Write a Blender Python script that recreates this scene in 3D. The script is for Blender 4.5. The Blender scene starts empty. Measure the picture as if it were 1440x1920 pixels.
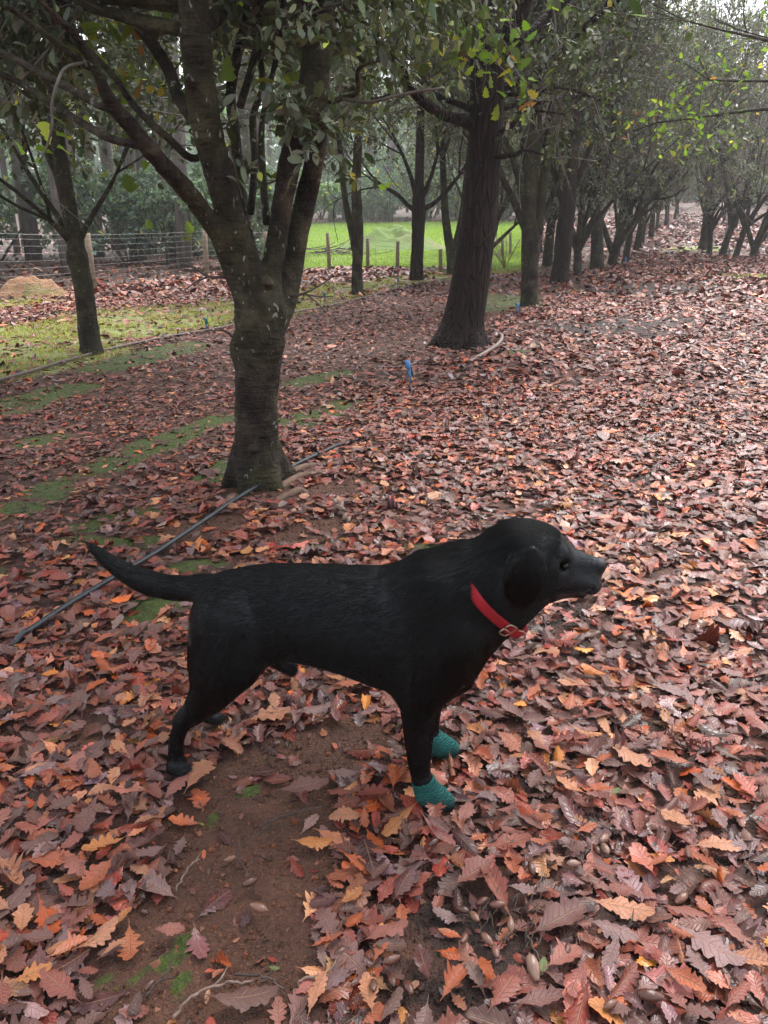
import bpy, math, time
import numpy as np
from mathutils import Vector, Matrix

T0 = time.time()
sc = bpy.context.scene
col = sc.collection
R = math.radians

# ------------------------------------------------------------------ camera, sky, sun, exposure
CAM_H, PITCH = 1.25, R(21.2)
cam_d = bpy.data.cameras.new('camera')
cam = bpy.data.objects.new('camera', cam_d); col.objects.link(cam)
cam.location = (0, 0, CAM_H)
cam.rotation_euler = (math.pi / 2 - PITCH, 0, 0)
cam_d.sensor_fit = 'VERTICAL'; cam_d.sensor_height = 24.0; cam_d.lens = 1443 / 1920 * 24
cam_d.clip_start = 0.05; cam_d.clip_end = 800
sc.camera = cam

SUN_EL, SUN_ROT = R(60), R(28)
w = bpy.data.worlds.new('World'); sc.world = w; w.use_nodes = True
nt = w.node_tree; nt.nodes.clear()
sky = nt.nodes.new('ShaderNodeTexSky'); sky.sky_type = 'NISHITA'; sky.sun_disc = False
sky.sun_elevation = SUN_EL; sky.sun_rotation = SUN_ROT; sky.air_density = 1.0; sky.dust_density = 3.0
hs = nt.nodes.new('ShaderNodeHueSaturation'); hs.inputs['Saturation'].default_value = 0.24
bg = nt.nodes.new('ShaderNodeBackground'); bg.inputs[1].default_value = 0.15
ow = nt.nodes.new('ShaderNodeOutputWorld')
nt.links.new(sky.outputs[0], hs.inputs['Color']); nt.links.new(hs.outputs[0], bg.inputs[0]); nt.links.new(bg.outputs[0], ow.inputs[0])

sl = bpy.data.lights.new('sun', 'SUN'); sl.energy = 2.0; sl.angle = R(35); sl.color = (1.0, 0.98, 0.955)
so = bpy.data.objects.new('sun', sl); col.objects.link(so)
_az = SUN_ROT
_d = Vector((math.sin(_az) * math.cos(SUN_EL), math.cos(_az) * math.cos(SUN_EL), math.sin(SUN_EL)))
so.rotation_euler = _d.to_track_quat('Z', 'Y').to_euler()
so.location = _d * 30

sc.view_settings.view_transform = 'Standard'; sc.view_settings.look = 'None'
sc.view_settings.gamma = 1; sc.view_settings.exposure = 1.58
sc.cycles.max_bounces = 6; sc.cycles.diffuse_bounces = 3; sc.cycles.glossy_bounces = 2
sc.cycles.transmission_bounces = 3; sc.cycles.transparent_max_bounces = 6; sc.cycles.volume_bounces = 1
sc.cycles.use_denoising = True

# ------------------------------------------------------------------ maths helpers
CP, SP = math.cos(PITCH), math.sin(PITCH)
F = 1443.0
def ray(px, py):
    a = (px - 720) / F; b = -(py - 960) / F
    return np.array([a, CP + b * SP, -SP + b * CP])
CAM = np.array([0, 0, CAM_H])
AZ = R(22.3); SA, CA = math.sin(AZ), math.cos(AZ)
def uv_of(x, y): return x * SA + y * CA, x * CA - y * SA          # along the rows, across the rows
def xy_of(u, v): return u * SA + v * CA, u * CA - v * SA

def _hash(ix, iy, iz, seed):
    h = (ix.astype(np.int64) * 374761393 + iy.astype(np.int64) * 668265263 + iz * 2147483647 + seed * 974711) & 0xffffffff
    h = ((h ^ (h >> 13)) * 1274126177) & 0xffffffff
    h = h ^ (h >> 16)
    return (h & 0xffffff) / float(0xffffff)
def vn(x, y, seed=0):
    x = np.asarray(x, float); y = np.asarray(y, float)
    ix = np.floor(x); iy = np.floor(y); fx = x - ix; fy = y - iy
    fx = fx * fx * (3 - 2 * fx); fy = fy * fy * (3 - 2 * fy)
    z = 0
    a = _hash(ix, iy, z, seed); b = _hash(ix + 1, iy, z, seed); c = _hash(ix, iy + 1, z, seed); d = _hash(ix + 1, iy + 1, z, seed)
    return (a * (1 - fx) + b * fx) * (1 - fy) + (c * (1 - fx) + d * fx) * fy
def fbm(x, y, seed=0, o=3):
    s = 0; a = 0.5; n = 0
    for k in range(o):
        s = s + a * vn(np.asarray(x) * 2 ** k, np.asarray(y) * 2 ** k, seed + k); n += a; a *= .5
    return s / n
def sst(e0, e1, x):
    t = np.clip((np.asarray(x, float) - e0) / (e1 - e0), 0, 1); return t * t * (3 - 2 * t)

def gz(x, y):
    """height of the ground"""
    x = np.asarray(x, float); y = np.asarray(y, float)
    u, v = uv_of(x, y)
    t = np.clip(u - 26, 0, None)
    z = 0.040 * t * t / (t + 6)
    r = np.hypot(x, y)
    z = z + 0.028 * (fbm(x * 1.1, y * 1.1, 3, 3) - .5) + 0.12 * (vn(x * .22, y * .22, 9) - .5) * sst(6, 14, r)
    return z
_gc = {}
def gpt(px, py, dz=0.0):
    k = (px, py)
    if k not in _gc: _gc[k] = _gpt(px, py)
    return _gc[k] + np.array([0, 0, dz])
def _gpt(px, py):
    d = ray(px, py); z = 0.0
    for _ in range(6):
        t = (z - CAM_H) / d[2]; q = CAM + d * t; z = float(gz(q[0], q[1]))
    return np.array([q[0], q[1], z])
def at(px, py, Y):
    d = ray(px, py); return CAM + d * (Y / d[1])
def mpp(px, py, Y):
    return Y / ray(px, py)[1] / F                                   # metres per pixel there

# ------------------------------------------------------------------ mesh helpers
def build_mesh(name, V, faces=None, quads=None, tris=None, uv=None, colr=None, attrs=None, smooth=True):
    """V (n,3); quads (m,4) / tris (k,3) arrays; uv and colr are per vertex"""
    me = bpy.data.meshes.new(name)
    V = np.asarray(V, np.float32)
    me.vertices.add(len(V)); me.vertices.foreach_set('co', V.ravel())
    idx = []; tot = []
    if quads is not None and len(quads): idx.append(np.asarray(quads, np.int32).ravel()); tot.append(np.full(len(quads), 4, np.int32))
    if tris is not None and len(tris): idx.append(np.asarray(tris, np.int32).ravel()); tot.append(np.full(len(tris), 3, np.int32))
    idx = np.concatenate(idx); tot = np.concatenate(tot)
    me.loops.add(len(idx)); me.loops.foreach_set('vertex_index', idx)
    st = np.zeros(len(tot), np.int32); st[1:] = np.cumsum(tot)[:-1]
    me.polygons.add(len(tot)); me.polygons.foreach_set('loop_start', st); me.polygons.foreach_set('loop_total', tot)
    me.polygons.foreach_set('use_smooth', np.full(len(tot), smooth))
    if uv is not None:
        l = me.uv_layers.new(name='UVMap'); l.data.foreach_set('uv', np.asarray(uv, np.float32)[idx].ravel())
    if colr is not None:
        a = me.attributes.new('tint', 'FLOAT_COLOR', 'POINT')
        c = np.ones((len(V), 4), np.float32); c[:, :3] = colr; a.data.foreach_set('color', c.ravel())
    for k, val in (attrs or {}).items():
        a = me.attributes.new(k, 'FLOAT', 'POINT'); a.data.foreach_set('value', np.asarray(val, np.float32))
    me.update(calc_edges=True)
    return me
def add(name, me, mat=None, parent=None, loc=None, rot=None):
    o = bpy.data.objects.new(name, me)
    if mat is not None and me is not None and len(me.materials) == 0: me.materials.append(mat)
    col.objects.link(o)
    if parent is not None: o.parent = parent
    if loc is not None: o.location = loc
    if rot is not None: o.rotation_euler = rot
    return o
def tag(o, label=None, cat=None, group=None, kind=None):
    for k, v_ in (('label', label), ('category', cat), ('group', group), ('kind', kind)):
        if v_: o[k] = v_
    return o
def empty(name, loc=(0, 0, 0), rot=None):
    o = bpy.data.objects.new(name, None); col.objects.link(o); o.location = loc
    o.empty_display_size = .1
    if rot is not None: o.rotation_euler = rot
    return o

class Tubes:
    """collects tapered tubes into one mesh"""
    def __init__(s): s.V = []; s.Q = []; s.T = []; s.UV = []; s.n = 0
    def add(s, P, r, sides=6, cap=True, wob=0.0, rng=None):
        P = np.asarray(P, float); n = len(P)
        r = np.broadcast_to(np.asarray(r, float), (n,))
        t = np.gradient(P, axis=0); t /= np.linalg.norm(t, axis=1)[:, None] + 1e-9
        ref = np.array([1., 0, 0]) if abs(t[0][0]) < .8 else np.array([0, 1., 0])
        n1 = np.empty_like(P); a = ref - t[0] * ref.dot(t[0]); n1[0] = a / np.linalg.norm(a)
        for i in range(1, n):
            a = n1[i - 1] - t[i] * n1[i - 1].dot(t[i]); n1[i] = a / (np.linalg.norm(a) + 1e-9)
        n2 = np.cross(t, n1)
        th = np.linspace(0, 2 * np.pi, sides, endpoint=False)
        rr = r[:, None] * np.ones(sides)[None]
        if wob and rng is not None: rr = rr * (1 + wob * rng.standard_normal(rr.shape))
        V = P[:, None, :] + rr[..., None] * (np.cos(th)[None, :, None] * n1[:, None, :] + np.sin(th)[None, :, None] * n2[:, None, :])
        s.V.append(V.reshape(-1, 3))
        i = np.arange(n - 1)[:, None] * sides; j = np.arange(sides)[None]; k = (j + 1) % sides
        s.Q.append(np.stack([i + j, i + k, i + sides + k, i + sides + j], -1).reshape(-1, 4) + s.n)
        L = np.concatenate([[0], np.cumsum(np.linalg.norm(np.diff(P, axis=0), axis=1))])
        s.UV.append(np.stack([np.tile(th / (2 * np.pi), n), np.repeat(L, sides)], -1))
        m = n * sides
        if cap:
            s.V.append(P[[0, -1]]); s.UV.append(np.zeros((2, 2)))
            j = np.arange(sides); k = (j + 1) % sides
            s.T.append(np.stack([np.full(sides, m), k, j], -1) + s.n)
            s.T.append(np.stack([np.full(sides, m + 1), (n - 1) * sides + j, (n - 1) * sides + k], -1) + s.n)
            m += 2
        s.n += m
    def mesh(s, name, smooth=True):
        return build_mesh(name, np.concatenate(s.V), quads=np.concatenate(s.Q), tris=np.concatenate(s.T) if s.T else None, uv=np.concatenate(s.UV), smooth=smooth)

def spline(P, n):
    """Catmull-Rom resample of control rows P to n rows (any number of columns)"""
    P = np.asarray(P, float)
    if len(P) == 2: return P[0] + (P[1] - P[0]) * np.linspace(0, 1, n)[:, None]
    Q = np.vstack([2 * P[0] - P[1], P, 2 * P[-1] - P[-2]])
    t = np.linspace(0, len(P) - 1 - 1e-6, n); i = t.astype(int); f = (t - i)[:, None]
    a, b, c, d = Q[i], Q[i + 1], Q[i + 2], Q[i + 3]
    return .5 * (2 * b + (c - a) * f + (2 * a - 5 * b + 4 * c - d) * f * f + (3 * b - a - 3 * c + d) * f ** 3)

# -- implicit surfaces
class Field:
    def __init__(s, lo, hi, h):
        s.lo = np.array(lo, float); s.h = h
        s.n = np.ceil((np.array(hi) - s.lo) / h).astype(int) + 1
        s.f = np.full(s.n, 1.0, np.float32)
        s.ax = [s.lo[k] + h * np.arange(s.n[k]) for k in range(3)]
    def box(s, lo, hi):
        a = np.clip(np.floor((np.array(lo) - s.lo) / s.h).astype(int), 0, s.n); b = np.clip(np.ceil((np.array(hi) - s.lo) / s.h).astype(int) + 1, 0, s.n)
        sl_ = tuple(slice(a[k], b[k]) for k in range(3))
        return sl_, s.ax[0][sl_[0]][:, None, None], s.ax[1][sl_[1]][None, :, None], s.ax[2][sl_[2]][None, None, :]
    def blend(s, sl_, d, k):
        a = s.f[sl_]
        if k > 0:
            hh = np.clip(.5 + .5 * (a - d) / k, 0, 1); s.f[sl_] = a + (d - a) * hh - k * hh * (1 - hh)
        else: s.f[sl_] = np.minimum(a, d)
    def carve(s, sl_, d, k):
        a = s.f[sl_]; b = -d
        hh = np.clip(.5 + .5 * (b - a) / k, 0, 1); s.f[sl_] = a + (b - a) * hh + k * hh * (1 - hh)
    def cone(s, p0, p1, r0, r1, k=.02, sq=(1, 1, 1)):
        """tapered capsule; sq squashes space per axis about the segment"""
        p0 = np.array(p0, float); p1 = np.array(p1, float); m = max(r0, r1) * max(1, 1 / min(sq) ) + k + 3 * s.h
        sl_, X, Y, Z = s.box(np.minimum(p0, p1) - m, np.maximum(p0, p1) + m)
        q = np.array(sq, float); d = (p1 - p0) * q; L2 = d.dot(d) + 1e-12
        x = (X - p0[0]) * q[0]; y = (Y - p0[1]) * q[1]; z = (Z - p0[2]) * q[2]
        t = np.clip((x * d[0] + y * d[1] + z * d[2]) / L2, 0, 1)
        D = np.sqrt((x - t * d[0]) ** 2 + (y - t * d[1]) ** 2 + (z - t * d[2]) ** 2) - (r0 + (r1 - r0) * t)
        s.blend(sl_, (D / max(q)).astype(np.float32), k)
    def ell(s, c, rad, k=.02, ang=0, carve=False):
        """ellipsoid, pitched by ang in the x-z plane"""
        c = np.array(c, float); rad = np.array(rad, float); m = rad.max() + k + 3 * s.h
        sl_, X, Y, Z = s.box(c - m, c + m)
        x = X - c[0]; y = Y - c[1]; z = Z - c[2]; ca, sa = math.cos(ang), math.sin(ang)
        x, z = x * ca + z * sa, -x * sa + z * ca
        q = np.sqrt((x / rad[0]) ** 2 + (y / rad[1]) ** 2 + (z / rad[2]) ** 2)
        g = np.sqrt((x / rad[0] ** 2) ** 2 + (y / rad[1] ** 2) ** 2 + (z / rad[2] ** 2) ** 2) + 1e-6
        D = (q * (q - 1) / g).astype(np.float32)
        if carve: s.carve(sl_, D, k)
        else: s.blend(sl_, D, k)
    def sample(s, p):
        q = (np.asarray(p, float) - s.lo) / s.h
        q = np.clip(q, 0, s.n - 1.001); i = q.astype(int); f = q - i; r = 0
        for a in (0, 1):
            for b in (0, 1):
                for c in (0, 1):
                    w_ = (f[..., 0] if a else 1 - f[..., 0]) * (f[..., 1] if b else 1 - f[..., 1]) * (f[..., 2] if c else 1 - f[..., 2])
                    r = r + w_ * s.f[i[..., 0] + a, i[..., 1] + b, i[..., 2] + c]
        return r
    def grad(s, p):
        e = s.h * .75; p = np.asarray(p, float); g = np.zeros_like(p)
        for k in range(3):
            d = np.zeros(3); d[k] = e
            g[..., k] = s.sample(p + d) - s.sample(p - d)
        return g / (np.linalg.norm(g, axis=-1, keepdims=True) + 1e-9)
    def nets(s):
        f = s.f; n = s.n
        c8 = [f[i:n[0] - 1 + i, j:n[1] - 1 + j, k:n[2] - 1 + k] for i in (0, 1) for j in (0, 1) for k in (0, 1)]
        neg = sum((c < 0).astype(np.int8) for c in c8)
        act = np.argwhere((neg > 0) & (neg < 8))
        vid = np.full(n - 1, -1, np.int32); vid[tuple(act.T)] = np.arange(len(act))
        cv = np.stack([c[tuple(act.T)] for c in c8], 1)
        co = np.array([(i, j, k) for i in (0, 1) for j in (0, 1) for k in (0, 1)], float)
        P = np.zeros((len(act), 3)); W = np.zeros(len(act))
        for a in range(8):
            for b in range(a + 1, 8):
                if np.abs(co[a] - co[b]).sum() != 1: continue
                m = (cv[:, a] < 0) != (cv[:, b] < 0)
                t = cv[m, a] / (cv[m, a] - cv[m, b]); P[m] += co[a] + (co[b] - co[a]) * t[:, None]; W[m] += 1
        V = s.lo + s.h * (act + P / W[:, None])
        Q = []
        for ax in range(3):
            o1, o2 = (ax + 1) % 3, (ax + 2) % 3
            a = [slice(None)] * 3; b = [slice(None)] * 3
            a[ax] = slice(0, -1); b[ax] = slice(1, None)
            ch = np.argwhere((f[tuple(a)] < 0) != (f[tuple(b)] < 0))
            ch = ch[(ch[:, o1] > 0) & (ch[:, o2] > 0) & (ch[:, o1] < n[o1] - 1) & (ch[:, o2] < n[o2] - 1)]
            sgn = f[tuple(ch.T)] < 0
            def cell(d1, d2):
                q = ch.copy(); q[:, o1] -= d1; q[:, o2] -= d2; return vid[tuple(q.T)]
            q = np.stack([cell(1, 1), cell(0, 1), cell(0, 0), cell(1, 0)], 1)
            q[~sgn] = q[~sgn][:, ::-1]
            Q.append(q)
        Q = np.concatenate(Q); Q = Q[(Q >= 0).all(1)]
        return V, Q

# ------------------------------------------------------------------ materials
def mat(name):
    m = bpy.data.materials.new(name); m.use_nodes = True
    n = m.node_tree.nodes; n.clear()
    return m, m.node_tree, Nodes(m.node_tree)
class Nodes:
    def __init__(s, t): s.t = t
    def __call__(s, kind, **kw):
        n = s.t.nodes.new('ShaderNode' + kind)
        for k, v_ in kw.items():
            if k.startswith('i_'):
                key = k[2:]; key = int(key) if key.isdigit() else key.replace('_', ' ')
                s.set(n.inputs[key], v_)
            else: setattr(n, k, v_)
        return n
    def set(s, sock, v_):
        if isinstance(v_, bpy.types.NodeSocket): s.t.links.new(v_, sock)
        elif isinstance(v_, bpy.types.Node): s.t.links.new(v_.outputs[0], sock)
        else:
            if isinstance(v_, (tuple, list)) and len(v_) == 3 and len(getattr(sock, 'default_value', (0, 0, 0))) == 4: v_ = (*v_, 1)
            sock.default_value = v_
    def mix(s, f, a, b, mode='MIX'):
        n = s('Mix', data_type='RGBA', blend_type=mode)
        s.set(n.inputs[0], f); s.set(n.inputs[6], a); s.set(n.inputs[7], b); return n.outputs[2]
    def math(s, op, a, b=0.0, c=None):
        n = s('Math', operation=op); s.set(n.inputs[0], a); s.set(n.inputs[1], b)
        if c is not None: s.set(n.inputs[2], c)
        return n.outputs[0]
    def ramp(s, f, *stops):
        n = s('ValToRGB'); s.set(n.inputs[0], f); e = n.color_ramp.elements
        while len(e) < len(stops): e.new(.5)
        for k, (p, c) in enumerate(stops):
            e[k].position = p; c = c if isinstance(c, (tuple, list)) else (c, c, c); e[k].color = (*c, 1)
        return n.outputs[0]
    def map(s, x, a, b, c=0.0, d=1.0):
        n = s('MapRange'); s.set(n.inputs[0], x)
        for k, v_ in enumerate((a, b, c, d)): n.inputs[k + 1].default_value = v_
        return n.outputs[0]
    def noise(s, scale, detail=3, rough=.55, vec=None, dist=0.0):
        n = s('TexNoise'); n.inputs['Scale'].default_value = scale; n.inputs['Detail'].default_value = detail
        n.inputs['Roughness'].default_value = rough; n.inputs['Distortion'].default_value = dist
        if vec is not None: s.set(n.inputs['Vector'], vec)
        return n.outputs[0]
    def coord(s, which='Object', scale=None):
        c = s('TexCoord').outputs[which]
        if scale is None: return c
        m = s('Mapping'); s.set(m.inputs[0], c); m.inputs['Scale'].default_value = scale; return m.outputs[0]
    def attr(s, name, out='Color'):
        n = s('Attribute'); n.attribute_name = name; return n.outputs[out]
    def bump(s, h, dist=.01, strength=1.0):
        n = s('Bump'); n.inputs['Distance'].default_value = dist; n.inputs['Strength'].default_value = strength; s.set(n.inputs['Height'], h); return n.outputs[0]
    def out(s, base, rough=.6, normal=None, spec=.5, **kw):
        p = s('BsdfPrincipled'); s.set(p.inputs['Base Color'], base); s.set(p.inputs['Roughness'], rough)
        s.set(p.inputs['Specular IOR Level'], spec)
        if normal is not None: s.set(p.inputs['Normal'], normal)
        for k, v_ in kw.items(): s.set(p.inputs[k.replace('_', ' ')], v_)
        o = s('OutputMaterial'); s.t.links.new(p.outputs[0], o.inputs[0]); return p

def m_leaf_litter():
    m, t, N = mat('fallen_leaf')
    c = N.attr('tint'); uv = N('UVMap').outputs[0]
    sx = N('SeparateXYZ'); N.set(sx.inputs[0], uv); u, v_ = sx.outputs[0], sx.outputs[1]   # u across -1..1 , v along
    au = N.math('ABSOLUTE', u)
    mid = N.map(au, .03, .09, 1, 0)
    fr = N.math('FRACT', N.math('SUBTRACT', N.math('MULTIPLY', v_, 8.0), N.math('MULTIPLY', au, 1.5)))
    side = N.map(N.math('ABSOLUTE', N.math('SUBTRACT', fr, .5)), .0, .13, 1, 0)
    vein = N.math('MAXIMUM', mid, N.math('MULTIPLY', side, .55))
    n1 = N.noise(38, 4, .65, N.coord('Object')); n2 = N.noise(9, 2, .5, N.coord('Object'))
    back = N('NewGeometry').outputs['Backfacing']
    c2 = N.mix(N.map(n1, .35, .7, 0, .65), c, N.mix(1, c, (.45, .40, .42), 'MULTIPLY'))
    c2 = N.mix(N.map(n2, .45, .7, 0, .35), c2, N.mix(1, c, (1.5, 1.2, .95), 'MULTIPLY'))
    c2 = N.mix(N.math('MULTIPLY', vein, .33), c2, (.42, .25, .14))
    pale = N.mix(.30, c2, (.30, .16, .125))
    c2 = N.mix(N.math('MULTIPLY', back, .8), c2, pale)
    rg = N.map(N.math('ADD', n2, N.math('MULTIPLY', back, .12)), .3, .75, .24, .55)
    h = N.math('ADD', N.math('MULTIPLY', vein, .7), N.math('MULTIPLY', n1, .5))
    N.out(c2, rg, N.bump(h, .0025, .9), .45)
    return m
def m_ground():
    m, t, N = mat('ground')
    P = N.coord('Object')
    moss = N.attr('moss', 'Fac'); grass = N.attr('grass', 'Fac'); humus = N.attr('humus', 'Fac'); lit = N.attr('litter', 'Fac')
    n1 = N.noise(7, 5, .65, P); n2 = N.noise(55, 4, .7, P); n3 = N.noise(160, 2, .6, P)
    soil = N.ramp(N.math('ADD', N.math('MULTIPLY', n1, .5), N.math('MULTIPLY', n2, .5)), (.3, (.045, .021, .013)), (.52, (.11, .048, .029)), (.75, (.19, .090, .054)))
    soil = N.mix(N.map(n3, .62, .72, 0, .8), soil, (.30, .12, .055))
    soil = N.mix(humus, soil, N.ramp(n2, (.3, (.012, .009, .008)), (.7, (.05, .033, .025))))
    v1 = N('TexVoronoi', i_Scale=16.0); N.set(v1.inputs['Vector'], P); v1.inputs['Randomness'].default_value = 1
    lc = N('SeparateColor'); N.set(lc.inputs[0], v1.outputs['Color'])
    leaf = N.ramp(lc.outputs[0], (.0, (.02, .010, .008)), (.3, (.07, .022, .014)), (.55, (.11, .042, .03)), (.8, (.05, .026, .024)), (1., (.16, .07, .04)))
    soil = N.mix(N.math('MULTIPLY', lit, .85), soil, leaf)
    mossc = N.ramp(n2, (.3, (.022, .036, .006)), (.55, (.065, .095, .012)), (.75, (.12, .155, .024)))
    mm = N.math('MULTIPLY', N.map(N.math('ADD', moss, N.math('MULTIPLY', N.math('SUBTRACT', n1, .5), .8)), .32, .6, 0, 1), N.map(n2, .25, .5, .4, 1))
    c = N.mix(mm, soil, mossc)
    gc = N.ramp(N.math('ADD', N.math('MULTIPLY', n1, .6), N.math('MULTIPLY', n2, .4)), (.3, (.15, .17, .05)), (.55, (.26, .29, .08)), (.75, (.36, .36, .14)))
    c = N.mix(N.map(N.math('ADD', grass, N.math('MULTIPLY', N.math('SUBTRACT', n1, .5), .6)), .3, .62, 0, 1), c, gc)
    h = N.math('ADD', N.math('MULTIPLY', n2, .6), N.math('MULTIPLY', n3, .3))
    N.out(c, N.map(n2, .3, .7, .5, .85), N.bump(h, .035, 1.0), .4)
    return m
def m_bark(name, c0, c1, c2, zs=.25, sc_=14, lichen=0., furrow=0., green=0., dist=.012):
    m, t, N = mat(name)
    P = N.coord('Object', (1, 1, zs)); P2 = N.coord('Object')
    n1 = N.noise(sc_, 5, .65, P, .4); n2 = N.noise(3.0, 3, .6, P2); n3 = N.noise(70, 3, .6, P2)
    c = N.ramp(n1, (.3, c0), (.52, c1), (.72, c2))
    h = N.math('ADD', n1, N.math('MULTIPLY', n3, .25))
    if furrow:
        v = N('TexVoronoi', feature='DISTANCE_TO_EDGE', i_Scale=sc_ * 1.1); N.set(v.inputs['Vector'], N.mix(.12, P, N('TexNoise', i_Scale=6.0, i_Vector=P).outputs['Color']))
        fz = N.map(v.outputs['Distance'], .0, .16, 0, 1)
        c = N.mix(fz, N.mix(1, c, (.35, .33, .33), 'MULTIPLY'), c); h = N.math('ADD', N.math('MULTIPLY', fz, furrow), N.math('MULTIPLY', n3, .4))
    else:
        Pr = N.coord('Object', (1, 1, 5.0)); l = N.noise(9, 3, .6, Pr)
        c = N.mix(N.map(l, .56, .66, 0, .55), c, N.mix(1, c, (.4, .38, .38), 'MULTIPLY')); h = N.math('ADD', h, N.math('MULTIPLY', l, .6))
    if green and lichen: c = N.mix(N.map(N.noise(6, 4, .65, P2), .5, .68, 0, .6), c, (.10, .078, .052))
    if green: c = N.mix(N.math('MULTIPLY', N.map(n2, .42, .62, 0, 1), green), c, (.055, .062, .022))
    if lichen:
        v = N('TexVoronoi', i_Scale=38.0); N.set(v.inputs['Vector'], N.mix(.09, N.coord('Object', (1, 1, .8)), N('TexNoise', i_Scale=30.0).outputs['Color']))
        vc = N('SeparateColor'); N.set(vc.inputs[0], v.outputs['Color'])
        thr = N.map(vc.outputs[0], .5, 1.0, -.1, .36)
        sp = N.math('MULTIPLY', N.map(N.math('SUBTRACT', v.outputs['Distance'], thr), -.02, .03, 1, 0), N.map(N.noise(3, 3, .6, P2), .44, .56, 0, lichen))
        c = N.mix(sp, c, (.36, .37, .34))
    N.out(c, .75, N.bump(h, dist, 1.0), .2)
    return m
def m_leaf(name, top, under, rough=.34, transl=.25):
    """living leaf: glossy upper face, paler dull underside"""
    m, t, N = mat(name)
    back = N('NewGeometry').outputs['Backfacing']
    c = N.attr('tint'); n = N.noise(3.0, 2, .5, N.coord('Object'))
    tc = N.mix(1, c, top, 'MULTIPLY'); uc = N.mix(1, c, under, 'MULTIPLY')
    cc = N.mix(back, tc, uc); cc = N.mix(N.map(n, .4, .7, 0, .4), cc, N.mix(1, cc, (1.35, 1.3, .9), 'MULTIPLY'))
    p = N('BsdfPrincipled'); N.set(p.inputs['Base Color'], cc); N.set(p.inputs['Roughness'], N.map(back, 0, 1, rough, .75)); p.inputs['Specular IOR Level'].default_value = .5
    tr = N('BsdfTranslucent'); N.set(tr.inputs[0], N.mix(1, cc, (1.3, 1.5, .6), 'MULTIPLY'))
    mx = N('MixShader'); mx.inputs[0].default_value = transl; t.links.new(p.outputs[0], mx.inputs[1]); t.links.new(tr.outputs[0], mx.inputs[2])
    o = N('OutputMaterial'); t.links.new(mx.outputs[0], o.inputs[0]); return m
def m_plain(name, c, rough=.6, scale=30, var=.35, bump=.002, spec=.5, metal=0.):
    m, t, N = mat(name)
    n = N.noise(scale, 4, .6, N.coord('Object'))
    cc = N.mix(N.map(n, .3, .7, 0, 1), tuple(k * (1 - var) for k in c), tuple(min(1, k * (1 + var)) for k in c))
    N.out(cc, rough, N.bump(n, bump, .8), spec, Metallic=metal); return m

M_LITTER = m_leaf_litter(); M_GROUND = m_ground()
M_BARK_A = m_bark('smooth_dark_bark', (.007, .0048, .004), (.022, .015, .012), (.058, .042, .033), .5, 13, .6, 0, .32, .04)
M_BARK_B = m_bark('furrowed_bark', (.015, .009, .008), (.032, .019, .016), (.062, .039, .033), .11, 30, 0, 1.0, 0, .03)
M_BARK_C = m_bark('dull_bark', (.010, .008, .007), (.024, .018, .015), (.048, .038, .032), .3, 18, .3, 0, .5, .03)
M_BARK_G = m_bark('gum_bark', (.08, .068, .064), (.17, .145, .135), (.32, .28, .26), .12, 6, 0, 0, .2, .02)
M_TWIG = m_plain('twig_bark', (.085, .070, .058), .7, 20, .5)
M_TWIG_D = m_plain('dead_twig', (.055, .035, .028), .6, 40, .5)
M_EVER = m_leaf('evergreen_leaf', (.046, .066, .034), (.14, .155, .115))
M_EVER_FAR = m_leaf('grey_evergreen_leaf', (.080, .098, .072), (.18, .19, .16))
M_BRIGHT = m_leaf('bright_oak_leaf', (1, 1, 1), (1.2, 1.15, 1.1), .4, .45)
M_GUM = m_leaf('gum_leaf', (.15, .22, .185), (.21, .27, .235), .5, .25)
print('mats', time.time() - T0)

# ------------------------------------------------------------------ ground fields
def seg_d(x, y, a, b):
    ax_, ay, bx_, by = a[0], a[1], b[0], b[1]
    dx, dy = bx_ - ax_, by - ay; L = dx * dx + dy * dy + 1e-9
    t = np.clip(((x - ax_) * dx + (y - ay) * dy) / L, 0, 1)
    return np.hypot(x - ax_ - t * dx, y - ay - t * dy)
def strokes(x, y, L):
    """soft 0..1 mask of strokes on the ground: (image x, y, image x, y, radius in metres)"""
    m = np.zeros(np.shape(x))
    for (x0, y0, x1, y1, r) in L:
        d = seg_d(x, y, gpt(x0, y0), gpt(x1, y1)); m = np.maximum(m, 1 - sst(r * .55, r * 1.35, d))
    return m
SOIL = [(570, 1395, 690, 1385, .07), (450, 1480, 600, 1430, .10), (390, 1560, 560, 1530, .105), (400, 1660, 520, 1630, .105), (330, 1750, 460, 1720, .10), (290, 1860, 470, 1830, .105), (300, 1930, 460, 1930, .105),
        (620, 985, 540, 1010, .10), (560, 940, 660, 905, .10), (455, 925, 540, 930, .10), (330, 1000, 420, 980, .10)]
HUMUS = [(860, 1700, 960, 1800, .07), (820, 1740, 880, 1780, .06), (1030, 1160, 1090, 1150, .07), (1000, 1170, 1060, 1130, .06), (740, 1850, 900, 1880, .04), (1130, 1595, 1110, 1600, .03),
         (1120, 620, 1230, 600, .55), (1040, 610, 1200, 625, .4), (1150, 545, 1250, 540, 1.0), (1160, 900, 1200, 900, .10)]
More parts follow.
